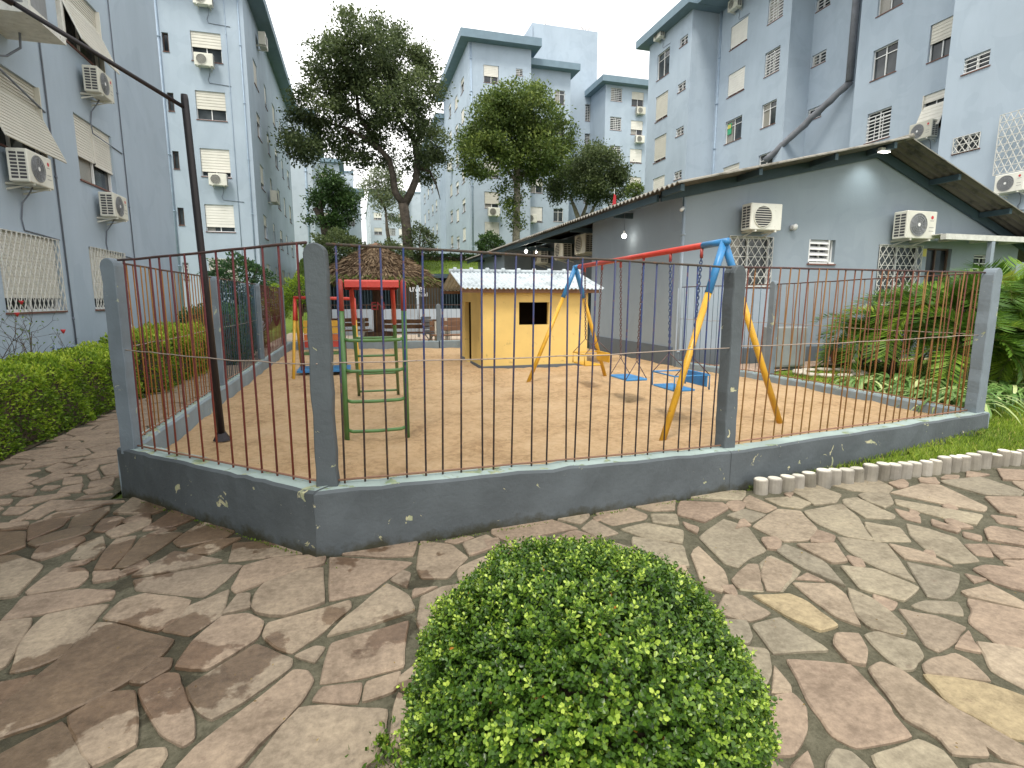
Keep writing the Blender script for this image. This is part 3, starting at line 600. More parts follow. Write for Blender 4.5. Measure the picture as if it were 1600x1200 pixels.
railing((6.88, 4.62), (6.88, 7.78), (1.9, 1.86), (.31, .31), 22, 'bar_rust', 'side railing of thin rusty bars between the sand and the lily plants', .02)
railing((6.86, 7.92), (6.50, 10.02), (1.86, 1.86), (.31, .32), 16, 'bar_teal', 'thin bluish railing between the far curb post and the hall corner', 0, .005)
railing((-1.88, 8.35), (-1.86, 5.15), (1.90, 1.90), (.41, .40), 25, 'bar_ochre', 'left side railing of rusty orange bars nearest the flagstone path corner', 0, .006)
railing((-1.88, 11.8), (-1.88, 8.55), (1.90, 1.90), (.41, .41), 25, 'bar_teal', 'left side railing of dark teal bars in the middle of the path', 0, .006)
railing((-1.88, 15.5), (-1.88, 12.0), (1.90, 1.90), (.41, .41), 26, 'bar_red', 'left side railing of red bars at the far end of the path', 0, .006)
railing((-1.8, 16.7), (2.25, 16.02), (1.45, 1.45), (.42, .42), 30, 'bar_rust', 'thin bar railing on the back curb in front of the thatched kiosk', 0, .005, False)
railing((2.35, 16.0), (6.3, 16.25), (1.45, 1.45), (.42, .42), 28, 'bar_teal', 'thin bar railing on the back curb behind the yellow playhouse', 0, .005, False)

# ------------------------------------------------------------------ facades
class Fac:
    def __init__(s, axis, fixed, sign):       # axis 'a': wall at a=fixed, outward normal sign*a ; 'b': wall at b=fixed
        s.axis, s.fixed, s.sign = axis, fixed, sign
        s.rz = {('b', -1): 0, ('b', 1): pi, ('a', 1): pi/2, ('a', -1): -pi/2}[(axis, sign)]
    def P(s, u, z, d=0): return (s.fixed+s.sign*d, u, z) if s.axis == 'a' else (u, s.fixed+s.sign*d, z)
    def px(s, x, y):
        p = at(x, y, a=s.fixed) if s.axis == 'a' else at(x, y, b=s.fixed); return (p[1] if s.axis == 'a' else p[0], p[2])
def wall_mesh(fac, u0, u1, z0, z1, holes, depth=.16, topf=None):
    mb = MB(); us = sorted({u0, u1}|{h[0] for h in holes}|{h[1] for h in holes}); zs = sorted({z0, z1}|{h[2] for h in holes}|{h[3] for h in holes})
    us = [u for u in us if u0 <= u <= u1]; zs = [z for z in zs if z0 <= z <= z1]
    if topf: us = sorted(set(us)|{topf[0]})
    for i in range(len(us)-1):
        for j in range(len(zs)-1):
            cu, cz = (us[i]+us[i+1])/2, (zs[j]+zs[j+1])/2
            if any(h[0] < cu < h[1] and h[2] < cz < h[3] for h in holes): continue
            za, zb_ = zs[j+1], zs[j+1]
            if topf and j == len(zs)-2: za, zb_ = topf[1](us[i]), topf[1](us[i+1])
            mb.quad(fac.P(us[i], zs[j]), fac.P(us[i+1], zs[j]), fac.P(us[i+1], zb_), fac.P(us[i], za))
    for h in holes:
        a, b, c, d = h[:4]
        for p, q in (((a, c), (b, c)), ((b, c), (b, d)), ((b, d), (a, d)), ((a, d), (a, c))):
            mb.quad(fac.P(*p), fac.P(*q), fac.P(q[0], q[1], -depth), fac.P(p[0], p[1], -depth))
    return mb
wcache = {}
def win_parts(kind, w, h, f, fine):
    """local: x across, -y outward, z up from sill; returns list of (name, mesh-builder, mats)"""
    L = []; w2 = w/2; D = .13; fm = {'br': 'brown_frame'}.get(kind, 'white_metal')
    g = MB(); g.quad((-w2, D, 0), (w2, D, 0), (w2, D, h), (-w2, D, h)); L.append(('pane', g, 'glass'))
    fr = MB(); t = .035 if w > .7 else .025
    if kind != 'vent' or True:
        for x0, x1, z0, z1 in ((-w2, w2, 0, t), (-w2, w2, h-t, h), (-w2, -w2+t, t, h-t), (w2-t, w2, t, h-t)): fr.box(x0, x1, D-.05, D-.005, z0, z1)
        if w > .7: fr.box(-t/2, t/2, D-.045, D-.008, t, h-t)
        if kind in ('sash', 'cross', 'grid'): fr.box(-w2+t, w2-t, D-.04, D-.01, h*.72, h*.72+t*.8)
    sl = MB(); sl.box(-w2-.03, w2+.03, -.03, .0, -.032, -.002); L.append(('sill', sl, 'red_sill'))
    sh = MB()
    if f > 0:
        z = h; step = .05 if fine else .12
        zb = h*(1-f); D2 = .05
        if kind == 'double': xs = ((-w2, -.03), (.03, w2))
        else: xs = ((-w2+.01, w2-.01),)
        for (xa, xb), extra in zip(xs, (0, -h*.03)):
            z = h
            while z > zb+extra+.01:
                z1 = max(z-step, zb+extra); sh.quad((xa, D2, z), (xb, D2, z), (xb, D2-.012, z1), (xa, D2-.012, z1)); sh.quad((xa, D2-.012, z1), (xb, D2-.012, z1), (xb, D2, z1), (xa, D2, z1)); z = z1
            sh.box(xa, xb, D2-.014, D2+.01, zb+extra-.03, zb+extra)
        if kind == 'double': sh.box(-.03, .03, D2-.02, D2+.01, zb, h)
        L.append(('shutter', sh, 'shutter'))
    if kind == 'awning':
        aw = MB(); zt = h*.68; zb = h*.03; yo = -.28*h/1.2; n = 14 if fine else 6
        for k in range(n):
            t0, t1 = k/n, (k+1)/n; y0, z0, y1, z1 = .03+(yo-.03)*t0, zt+(zb-zt)*t0, .03+(yo-.03)*t1, zt+(zb-zt)*t1
            aw.quad((-w2, y0, z0), (w2, y0, z0), (w2, y1-.01, z1), (-w2, y1-.01, z1)); aw.quad((-w2, y1-.01, z1), (w2, y1-.01, z1), (w2, y1, z1), (-w2, y1, z1))
        for x in (-w2, w2-.03): aw.box(x, x+.03, -.03, .05, 0, h)
        for x in (-w2, w2): aw.tube([(x, .03, zt), (x, yo, zb)], .014, 5)
        aw.tube([(-w2, yo, zb), (w2, yo, zb)], .014, 5); L.append(('awning_shutter', aw, 'shutter'))
    if kind in ('grid', 'vent'):
        gr = MB(); nh = max(2, int(h/.16)); nv = max(2, int(w/.3)); yy = .02
        for k in range(nh+1): z = .02+(h*.86-.04)*k/nh; gr.box(-w2+.02, w2-.02, yy, yy+.015, z, z+(.03 if kind == 'grid' else .02))
        for k in range(nv+1): x = -w2+.02+(w-.04)*k/nv; gr.box(x-.01, x+.01, yy+.016, yy+.03, .02, h*.86)
        L.append(('grille', gr, 'white_metal'))
    if kind == 'louvre':
        gr = MB()
        for k in range(4): z = .06+h*.24*k; gr.add([(-w2+.03, .0, z), (w2-.25*w, .0, z), (w2-.25*w, .07, z+.07), (-w2+.03, .07, z+.07), (-w2+.03, .0, z-.012), (w2-.25*w, .0, z-.012)], [[0, 1, 2, 3], [0, 4, 5, 1]])
        gr.box(-w2, -w2+.03, 0, .09, 0, h); gr.box(w2-.25*w, w2-.25*w+.025, 0, .09, 0, h); gr.box(-w2, w2, 0, .09, 0, .03); L.append(('louvre', gr, 'white_metal'))
    if kind in ('lattice', 'lattice_cage', 'scroll'):
        gr = MB(); out = -.03 if kind != 'lattice_cage' else -.22; r = .007 if fine else .012
        nx = max(4, int(w/.12)) if kind == 'lattice' else max(3, int(w/.17)); 
        def bar(p, q): gr.tube([p, q], r, 4, False)
        sp = w/nx; slope = 2.0 if kind != 'scroll' else 1.4; Hs = h
        k = -int(Hs/slope/sp)-1
        while k <= nx:
            for sg in (1, -1):
                x0 = -w2+k*sp; x1 = x0+Hs/slope; za, zb = 0, Hs
                if x0 < -w2: za = (-w2-x0)*slope; x0 = -w2
                if x1 > w2: zb = (w2-(-w2+k*sp))*slope; x1 = w2
                if x0 < w2 and x1 > -w2 and zb > za:
                    if sg < 0: bar((-x0, out, za), (-x1, out, zb))
                    else: bar((x0, out, za), (x1, out, zb))
            k += 1
        if kind != 'lattice':
            for j in range(int(h/.2)+1): bar((-w2, out-.004, h*j/int(h/.2)), (w2, out-.004, h*j/int(h/.2)))
        bar((-w2, out, 0), (w2, out, 0)); bar((-w2, out, h), (w2, out, h)); bar((-w2, out, 0), (-w2, out, h)); bar((w2, out, 0), (w2, out, h))
        if kind == 'lattice_cage':
            for x in (-w2, w2):
                for z in (0, h*.33, h*.66, h): bar((x, out, z), (x, 0, z))
        L.append(('lattice_grille', gr, 'old_white'))
    L.insert(0, ('window', fr, fm)); return L
def window(fac, parent, kind, u, z, w, h, f=0, fine=False):
    key = (kind, round(w, 2), round(h, 2), round(f, 1), fine)
    loc = Vector(fac.P(u, z))-parent.location
    if key in wcache:
        src = wcache[key]; r = inst(src[0], parent, loc, (0, 0, fac.rz))
        for s in src[1:]: inst(s, r)
        return r
    P = win_parts(*key); objs = []
    for i, (n, mb, mt) in enumerate(P):
        o = mb.build(n, mt)
        if i == 0: o.parent = parent; o.location = loc; o.rotation_euler = (0, 0, fac.rz)
        else: o.parent = objs[0]
        objs.append(o)
    wcache[key] = objs; return objs[0]
def facade(bld, fac, u0, u1, z0, z1, wins, mat='block_paint', fine=False, topf=None, name='wall'):
    """wins: (kind, u_left, u_right, z_sill, z_top, f)"""
    W2 = []
    for k, a, b, c, d, f in wins:
        a, b = min(a, b), max(a, b)
        if a < u0+.05 or b > u1-.03 or c < z0 or d > z1: continue
        W2.append((k, a, b, c, d, f))
    wpart(wall_mesh(fac, u0, u1, z0, z1, [(a, b, c, d) for _, a, b, c, d, _ in W2], topf=topf), name, mat, bld)
    for k, a, b, c, d, f in W2: window(fac, bld, k, (a+b)/2, c, round(b-a, 1) if not fine else b-a, round(d-c, 2), f, fine)
def pw(fac, kind, x0, y0, x1, y1, f=0):
    a, zt = fac.px(x0, y0); b, zb = fac.px(x1, y1); return (kind, a, b, zb, zt, f)

# AC units --------------------------------------------------------
ac_cache = {}
def ac(fac, u, z, label, style=0, scale=1.0, pipe=None):
    """style 0: grey fan ring with logo, 1: round slatted grille, 2: small far unit"""
    loc = fac.P(u, z); o = empty('air_conditioner', loc, label, 'air conditioner', 'air conditioner units hung on the walls', rz=fac.rz); o.scale = (scale,)*3
    if style in ac_cache:
        for s in ac_cache[style]: inst(s, o)
    else:
        L = []
        mb = MB(); mb.bbox(-.39, .39, -.42, -.12, 0, .54, .015); L.append(mb.build('casing', 'ac_body', o))
        mb = MB(); n = 24; cx = -.09; cz = .27; R = .215
        mb.mi = 0; mb.add([(cx+R*cos(2*pi*k/n), -.422, cz+R*sin(2*pi*k/n)) for k in range(n)], [list(range(n))])
        if style != 2:
            mb.mi = 1
            rs = (R+.004, .17, .13, .09) if style == 0 else (R+.006,)
            for r in rs: mb.tube([(cx+r*cos(2*pi*k/n), -.43, cz+r*sin(2*pi*k/n)) for k in range(n)], .006 if style == 0 else .011, 4, closed=True)
            if style == 0:
                for k in range(12): a = 2*pi*k/12; mb.tube([(cx+.04*cos(a), -.433, cz+.04*sin(a)), (cx+R*cos(a+.25), -.433, cz+R*sin(a+.25))], .0035, 3)
            else:
                for k in range(-4, 5): x = math.sqrt(max(0, R*R-(k*.047)**2)); mb.tube([(cx-x, -.435, cz+k*.047), (cx+x, -.435, cz+k*.047)], .008, 4)
        L.append(mb.build('fan_grille', ['ac_dark' if style else 'ac_grey', 'ac_grey' if style != 1 else 'ac_body'], o))
        if style == 0:
            mb = MB(); mb.add([(cx+.035*cos(2*pi*k/12), -.440, cz+.035*sin(2*pi*k/12)) for k in range(12)], [list(range(12))]); L.append(mb.build('fan_hub', 'white_metal', o))
            mb = MB(); mb.add([(.26+.035*cos(2*pi*k/12), -.4225, .42+.035*sin(2*pi*k/12)) for k in range(12)], [list(range(12))]); L.append(mb.build('round_logo', 'red_print', o))
            mb = MB()
            for zz, ww in ((.35, .05), (.22, .06), (.15, .06)): mb.box(.26-ww, .26+ww, -.4215, -.419, zz, zz+.012)
            L.append(mb.build('printed_lines', 'grey_print', o))
        if style != 2:
            mb = MB(); mb.mi = 0
            for xs in (-.3915, .3915):
                for k in range(8):
                    for j in range(2): y = -.385+j*.12; mb.quad((xs, y, .05+k*.056), (xs, y+.10, .05+k*.056), (xs, y+.10, .088+k*.056), (xs, y, .088+k*.056))
            L.append(tag(mb.build('side_vent', 'ac_dark', o), kind='stuff'))
        for x in (-.25, .25):
            mb = MB(); mb.box(x-.02, x+.02, -.42, -.002, -.035, -.001); mb.add([(x, -.40, -.02), (x, 0, -.13), (x, 0, -.09), (x, -.36, -.02)], [[0, 1, 2, 3]]) if style != 2 else None
            L.append(mb.build('bracket', 'ac_body', o))
        ac_cache[style] = L
    if pipe:
        mb = MB(); mb.smooth = True; dx, dz = pipe
        mb.tube([(.15, -.2, 0), (.17, -.12, -.12), (.12, -.03, -.28), (.05, -.02, dz*.75), (.10, -.015, dz), (dx, -.015, dz-.05)], .012, 6); mb.build('refrigerant_pipe', 'cable', o)
    return o
def conduit(bld, fac, u, z0, z1, r=.015, mat='pipe_paint', name='conduit', d=.02):
    mb = MB(); mb.smooth = True; mb.tube([fac.P(u, z0, d), fac.P(u, z1, d)], r, 6); k = z0+.5
    while k < z1: mb.tube([fac.P(u, k, d), fac.P(u, k+.04, d)], r*1.6, 6); k += 2.4
    wpart(mb, name, mat, bld)
def roof_slab(bld, a0, a1, b0, b1, z, th=.45, name='roof', mat='fascia'):
    mb = MB(); mb.box(a0, a1, b0, b1, z, z+th); mb.box(a0+.06, a1-.06, b0+.06, b1-.06, z+th, z+th+.02); wpart(mb, name, mat, bld)

# left block A -----------------------------------------------------
FA = Fac('a', -4.85, 1)
A = empty('apartment_block', (-9, 10, 0), 'blue grey apartment block filling the left edge behind the clipped hedge', 'building')
wins = []
for k in range(6):
    for c, (u0, u1) in enumerate(((2.2, 3.85), (6.0, 7.65), (9.6, 11.25), (12.42, 14.05))):
        z = 1.42+2.41*k
        if k == 0: t = ('lattice', .85)
        elif (c, k) in ((2, 1), (3, 2)): t = ('awning', .3)
        elif (c, k) == (3, 1): t = ('double', .62)
        else: t = ('double', .45+.2*((k*3+c) % 3))
        wins.append((t[0], u0, u1, z, z+1.18, t[1]))
facade(A, FA, -3, 17.9, -.06, 16.2, wins, fine=True)
mb = MB(); mb.quad((-4.85, 17.9, -.06), (-14, 17.9, -.06), (-14, 17.9, 16.2), (-4.85, 17.9, 16.2)); mb.quad((-4.85, -3, -.06), (-14, -3, -.06), (-14, -3, 16.2), (-4.85, -3, 16.2)); mb.quad((-14, 17.9, -.06), (-14, -3, -.06), (-14, -3, 16.2), (-14, 17.9, 16.2)); wpart(mb, 'end_wall', 'block_paint', A)
roof_slab(A, -14.6, -4.15, -3.6, 18.5, 16.2)
conduit(A, FA, 11.46, .75, 16, .014, 'cable'); conduit(A, FA, 14.62, .75, 16, .012, 'cable'); conduit(A, FA, 8.6, .3, 16, .014, 'cable')
mb = MB(); mb.smooth = True; mb.tube([FA.P(11.46, .78, .02), FA.P(10.75, .80, .02), FA.P(10.7, .86, .03), FA.P(10.7, .66, .05)], .022, 6); wpart(mb, 'water_pipe', 'pipe_paint', A)
mb = MB(); mb.box(-4.86, -4.79, 13.25, 14.0, .55, 1.06)
for k in range(8): mb.box(-4.79, -4.765, 13.28, 13.97, .58+k*.06, .605+k*.06)
wpart(mb, 'meter_louvre', 'white_metal', A)
ac(FA, 10.22, 3.30, 'air conditioner nearest the left photo edge below the propped open shutter', 0, .86, (1.3, -.75))
ac(FA, 13.15, 3.22, 'air conditioner on the left block below the double roller shutter window', 0, .86, (1.6, -.75))
ac(FA, 13.05, 5.48, 'air conditioner below the raised awning shutter at the upper left', 0, .86, (1.75, -.75))
cg = empty('equipment_cage', (-4.85, 10.05, 5.45), 'white open sided cage projecting from the wall at the top left corner', 'cage')
mb = MB()
for x in (-.5, .44):
    for y in (-.75, -.06): mb.box(x, x+.06, y, y+.06, .06, .85)
mb.box(-.5, .5, -.75, 0, 0, .06); mb.box(-.5, .5, -.75, 0, .85, .91)
for z in (.06, .79): mb.box(-.44, .44, -.75, -.69, z, z+.06); mb.box(-.5, -.44, -.69, -.06, z, z+.06); mb.box(.44, .5, -.69, -.06, z, z+.06)
o = mb.build('frame', 'old_white', cg); cg.rotation_euler = (0, 0, FA.rz)
mb = MB(); mb.box(-.36, .36, -.6, -.08, .08, .65); mb.build('condenser', 'ac_grey', cg)
mb = MB(); mb.smooth = True; mb.tube([(.2, -.3, 0), (.28, -.25, -.18), (.2, -.1, -.34), (-.1, -.03, -.45), (.05, -.02, -.52), (1.3, -.02, -.78)], .016, 6); mb.build('drain_hose', 'cable', cg)

# left block B -----------------------------------------------------
FB = Fac('b', 28.4, -1); FBs = Fac('a', -4.25, 1)
B = empty('apartment_block', (-8, 34, 0), 'apartment block behind the lamp post with its eave pointing up to the sky', 'building')
wins = []
for k, (kind, f) in enumerate((('lattice', .8), ('sh', .85), ('sh', .85), ('sh', .55), ('sash', .5), ('sh', .7))):
    z = 2.29+2.41*k-.02; wins.append((kind, -6.42, -5.22, z, z+1.2, f)); wins.append(('br' if k else 'vent', -7.52, -7.27, z+.25, z+1.0, 0))
    wins.append((kind, -10.4, -9.2, z, z+1.2, f))
facade(B, FB, -12, -4.25, -.06, 15.3, wins)
wins = []
for k in range(6):
    for c, u in enumerate((30.3, 33.6, 36.5, 39.6, 42.6)):
        z = 2.27+2.41*k-.02; wins.append(('sh', u, u+(1.2 if c % 2 == 0 else .8), z, z+1.15, (.9, .4, .7, .3)[(k+c*2) % 4]))
facade(B, FBs, 28.4, 45.2, -.06, 15.3, wins)
mb = MB(); mb.quad((-4.25, 45.2, 0), (-12, 45.2, 0), (-12, 45.2, 15.3), (-4.25, 45.2, 15.3)); mb.quad((-12, 45.2, 0), (-12, 28.4, 0), (-12, 28.4, 15.3), (-12, 45.2, 15.3)); wpart(mb, 'end_wall', 'block_paint', B)
roof_slab(B, -12.6, -3.55, 27.8, 46, 15.3)
conduit(B, FB, -7.66, .2, 15.3, .06); conduit(B, FB, -4.45, .2, 15.3, .03); conduit(B, FB, -5.0, 3, 15, .012)
for (x, y, l) in ((318, 98, 'small air conditioner under the topmost visible shutter window behind the lamp arm'), (340, 283, 'small air conditioner right of the lamp pole under a closed white shutter'), (316, 3, 'small air conditioner cut by the top photo edge above the lamp arm')):
    u, z = FB.px(x, y); ac(FB, u*.985, z-.25, l, 1, .95, (1.0, -.6))
for (x, y, l) in ((413, 95, 'air conditioner high on the receding side wall of the left block just under the eave'), (430, 320, 'air conditioner low on the receding side wall of the left block')):
    u, z = FBs.px(x, y); ac(FBs, u*.93, z-.3, l, 2, 1.1)

# far left blocks ---------------------------------------------------
def block(name_label, a0, a1, b0, b1, z0, z1, cols_front=(), cols_side=(), side=None, mat='far_paint', k0=4.6, nk=6, sp=2.41, ov=.6, th=.45, kinds=('sh', 'sash', 'sh', 'grid')):
    o = empty('apartment_block', ((a0+a1)/2, (b0+b1)/2, z0), name_label, 'building'); i = 0
    w = []
    for k in range(nk):
        for c in cols_front:
            kd = kinds[(i*5+k*3) % len(kinds)]; i += 1; z = k0+sp*k; w.append((kd, c, c+1.25, z, z+1.15, (.9, .45, .7)[(i*7+k) % 3] if kd == 'sh' else 0))
    facade(o, Fac('b', b0, -1), a0, a1, z0, z1, w, mat)
    for sgn, fx in ((1, a1), (-1, a0)):
        w = []
        if side == sgn:
            for k in range(nk):
                for c in cols_side: i += 1; z = k0+sp*k; w.append(('sh', c, c+1.2, z, z+1.15, (.9, .3, .6, .5)[(i*7+k) % 4]))
        facade(o, Fac('a', fx, sgn), b0, b1, z0, z1, w, mat)
    mb = MB(); mb.quad((a0, b1, z0), (a1, b1, z0), (a1, b1, z1), (a0, b1, z1)); wpart(mb, 'back_wall', mat, o)
    roof_slab(o, a0-ov, a1+ov, b0-ov, b1+ov, z1, th); return o
o = block('plain pale apartment wall just right of the left block behind the big tree', -14, -3.35, 55, 70, 1, 18.0, (), (58, 63), 1, ov=.5, th=.4)
conduit(o, Fac('b', 55, -1), -3.9, 3, 18, .09)
block('distant pale block with a stepped roof behind the small dark tree', -9, -1.4, 78, 84, 2, 19.2, (-4.2,), (80,), 1)
block('tall distant water tank tower behind the small dark tree', -2.2, .35, 86, 92, 2, 19.8, (), (), None, ov=.1, th=.25)
block('lower wing of the distant pale block between small dark tree and pale tree', -2.2, 1.2, 82, 85.5, 2, 16.4, (-.9,), (), None)
block('far apartment block with dark end wall behind the pale thin tree', 2.9, 12, 96, 130, 2, 19.3, (), (99, 103.5, 108, 113), -1, ov=.1, th=.2, k0=5)
mb = MB(); 
block('far apartment wing facing us behind the pale thin tree trunk', 2.95, 9.2, 95.4, 95.9, 2, 18.6, (3.4, 5.6, 7.4), (), None, ov=.05, th=.2, k0=5, nk=5)
block('yellow building far away between the big trunk and the grey block', 12.8, 18.5, 140, 150, 2, 21, (13.4, 15.2), (), None, 'cream_paint', ov=.1, th=.15, k0=6)
block('block half hidden at left of the central tower block with a lit side wall', 8.75, 13.5, 58, 75, 3, 19.6, (10.0,), (60, 63, 66.5, 70), -1, ov=.35, k0=6.2, mat='block_paint')

# central block F ---------------------------------------------------
bf = 45.3; FF = Fac('b', bf, -1); FFs = Fac('a', 9.3, -1)
F_ = empty('apartment_block', (12, 50, 3), 'central apartment block with the sharp overhanging eave behind the round tree', 'building')
def r8(x, y): return 660+x*350/1600, 140+y*262/1198
ks = 6; z0w = FF.px(*r8(445, 845))[1]      # sill
wins = []
for k in range(-2, 5):
    z = z0w+2.41*k; wins.append(('lattice' if k == -1 else 'sh', 10.5, 11.75, z, z+1.3, (.85, .9, .7, .85, .5, .9, .6)[k+2]))
    wins.append(('vent', 13.2, 13.75, z+.8, z+1.3, 0))
facade(F_, FF, 9.3, 14.46, 3, 21.6, wins)
wins = []
for k in range(-2, 5):
    z = z0w+2.41*k
    for j, u in enumerate((47.3, 50.3, 53.6)): wins.append(('sh', u, u+1.4, z-.4*(j % 2), z+1.1-.4*(j % 2), (.3, .6, .2, .9)[(k+j*3) % 4]))
facade(F_, FFs, 45.3, 58, 3, 21.6, wins)
mb = MB(); mb.quad((14.46, 45.3, 3), (14.46, 58, 3), (14.46, 58, 21.6), (14.46, 45.3, 21.6)); mb.quad((9.3, 58, 3), (14.46, 58, 3), (14.46, 58, 21.6), (9.3, 58, 21.6)); wpart(mb, 'end_wall', 'block_paint', F_)
mb = MB(); mb.add([(8.55, 44.5, 21.55), (15.1, 44.5, 21.55), (15.1, 59, 21.55), (8.55, 59, 21.55), (8.55, 44.5, 22.15), (15.1, 44.5, 22.15), (15.1, 59, 22.15), (8.55, 59, 22.15)], [[0, 3, 2, 1], [4, 5, 6, 7], [0, 1, 5, 4], [1, 2, 6, 5], [2, 3, 7, 6], [3, 0, 4, 7]]); wpart(mb, 'roof', 'fascia', F_)
conduit(F_, FF, 9.5, 3, 21.5, .06)
FF2 = Fac('b', 46.3, -1); G2 = empty('apartment_block', (16, 50, 3), 'middle wing of the central block right of the sharp eave, partly behind round tree', 'building')
wins = []
for k in range(-2, 5):
    z = z0w+2.41*k-1.0+.2; wins.append(('sh', 14.65, 15.9, z, z+1.25, (.6, .45, .9, .5, .8, .6, .5)[k+2])); wins.append(('sash', 16.9, 17.8, z+.1, z+1.2, 0))
facade(G2, FF2, 14.47, 18.3, 3, 20.6, wins); mb = MB(); mb.quad((18.3, 46.3, 3), (18.3, 56, 3), (18.3, 56, 20.6), (18.3, 46.3, 20.6)); wpart(mb, 'end_wall', 'block_paint', G2)
roof_slab(G2, 14.47, 18.9, 45.6, 56, 20.6, .5)
T = empty('stair_tower', (19, 52, 3), 'tall plain blue tower rising above the central roofs with an aerial', 'tower')
mb = MB(); mb.box(16.2, 22.6, 50.5, 56, 3, 26.1); wpart(mb, 'wall', 'block_paint', T)
facade(T, Fac('b', 50.3, -1), 16.3, 22.5, 3, 25.9, [('vent', 21.4, 21.9, z, z+1.5, 0) for z in (18.2, 15.6, 13.2, 10.8, 8.4)], name='front_wall')
mb = MB(); mb.tube([(18, 52, 26), (18, 52, 30.5)], .04, 5); mb.tube([(22, 52, 26), (22, 52, 27)], .04, 5)
for dx in (-.5, .5): mb.tube([(22, 52, 26.6), (22+dx, 52, 27.1)], .04, 5)
wpart(mb, 'aerial', 'brown_frame', T)
# wing G
FG = Fac('b', 47, -1); G = empty('apartment_block', (24, 52, 3), 'apartment wing with white slatted windows between the tower and the right block', 'building')
def z4(x, y): return 680+x*.2375, 20+y*.2375
s0 = FG.px(*z4(1180, 580))[1]; t0 = FG.px(*z4(1375, 620))[1]; wins = []
for k in range(-4, 1):
    wins.append(('grid', 22.4, 23.5, s0+2.42*k, s0+2.42*k+1.1, 0)); z = t0+2.42*k; wins.append(('sh', 24.45, 25.65, z, z+1.2, (.5, .8, .9, .55, .5)[k+4]))
facade(G, FG, 21.9, 27, 3, 20.3, wins); mb = MB(); mb.quad((21.9, 47, 3), (21.9, 56, 3), (21.9, 56, 20.3), (21.9, 47, 20.3)); mb.quad((27, 47, 3), (27, 56, 3), (27, 56, 20.3), (27, 47, 20.3)); wpart(mb, 'end_wall', 'block_paint', G)
roof_slab(G, 21.3, 27.5, 46.3, 56, 20.3, .5)
for k, (u, l) in enumerate(((25.2, 'air conditioner below the top window of the wing left of the right block'), (25.2, 'air conditioner second from the top on the wing left of the right block'))):
    ac(FG, u, t0-2.42*k-.75, l, 1, 1.1)
for (x, y, F0, l) in ((770, 333, FF, 'air conditioner beside the bare trunk of the round tree on its left side'), (828, 343, FF2, 'air conditioner beside the bare trunk of the round tree on its right side')):
    u, z = F0.px(x, y); ac(F0, u, z-.3, l, 1, 1.25)
for (x, y, l) in ((707, 262, 'air conditioner on the shaded side wall of the central block under the eave'),):
    u, z = FFs.px(x, y); ac(FFs, u, z-.3, l, 2, 1.1)

# right block H -----------------------------------------------------
H = empty('apartment_block', (26, 20, 0), 'large blue grey apartment block rising behind the gabled hall on the right', 'building')
def r2(x, y): return (1000+x/5, y/5)
def r3(x, y): return (1280+x/5, y/5)
def hsec(fx, b0, b1, cols, top=17.3, name='wall'):
    f = Fac('a', fx, -1); w = []
    for (kind, x0, y0, x1, y1, fr, krange) in cols:
        kd, u1, u0, zb, zt, _ = pw(f, kind, x0, y0, x1, y1, fr)
        for j, k in enumerate(krange):
            kk, ff = kd, fr
            if isinstance(kd, list): kk, ff = kd[j % len(kd)]
            w.append((kk, u0, u1, zb+2.41*k, zt+2.41*k, ff))
    facade(H, f, b0, b1, -.06, top, w, name=name); return f
SH = 'sh'
HA = hsec(18.4, 28.6, 33.2, [([('sh', .9), ('sh', .95), ('sash', 0), ('sh', .4)], *r2(125, 765), *r2(212, 905), .9, (-1, 0, 1, 2)), ([('vent', 0)]*5, *r2(297, 665), *r2(355, 690), 0, (-2, -1, 0, 1, 2)), ([('sh', .9)]*3, *r2(125, 765), *r2(212, 905), .9, (-4, -3, -2))], 17.3)
HB = hsec(20.1, 23.1, 28.6, [([('sh', .95), ('sash', 0), ('sh', .95), ('sh', .95), ('sh', .8)], *r2(712, 215), *r2(835, 310), .95, (-3, -2, -1, 0, 1)), ([('sash', 0), ('sash', 0), ('grid', 0), ('grid', 0)], *r2(980, 420), *r2(1085, 545), 0, (-2, -1, 0, 1))], 17.3)
HC = hsec(21.4, 19.7, 25.5, [([('vent', 0)]*5, *r2(1345, 440), *r2(1450, 475), 0, (-3, -2, -1, 0, 1))], 17.3)
HD = hsec(20.6, 14.5, 19.7, [([('grid', 0), ('sash', 0), ('sash', 0)], *r3(425, 400), *r3(595, 555), 0, (-1, 0, 1)), ([('awning', .25), ('sh', .5), ('sh', .5)], *r3(872, 200), *r3(1048, 410), 0, (-1, 0, 1))], 17.3)
HE = hsec(19.0, 4.0, 14.6, [([('scroll', 0), ('vent', 0), ('vent', 0)], *r3(1135, 460), *r3(1325, 510), 0, (-1, 0, 1))], 17.3)
# returns of the steps
mb = MB()
for (x0, x1, y) in ((18.4, 20.1, 28.6), (20.1, 21.4, 23.1), (20.6, 21.4, 19.7), (19, 20.6, 14.6), (18.4, 30, 33.2), (19, 30, 4)): mb.quad((x0, y, 0), (x1, y, 0), (x1, y, 17.3), (x0, y, 17.3))
mb.quad((30, 4, 0), (30, 33.2, 0), (30, 33.2, 17.3), (30, 4, 17.3))
wpart(mb, 'end_wall', 'block_paint', H)
roof_slab(H, 17.75, 30.5, 28.0, 33.8, 17.3); roof_slab(H, 18.3, 30.5, 3.5, 27.98, 17.3)
conduit(H, HB, at(1118, 260, a=20.1)[1]+.15, 0, 17.3, .07); conduit(H, HC, 23.5, 0, 17.3, .04)
dp = empty('drain_duct', (21, 21, 5), 'thick dark drainage duct running down the right block wall then slanting left', 'duct')
mb = MB(); mb.smooth = True; P_ = [at(1338, 2, a=21.2), at(1330, 127, a=21.2)]; P2 = at(1195, 252, a=19.9)
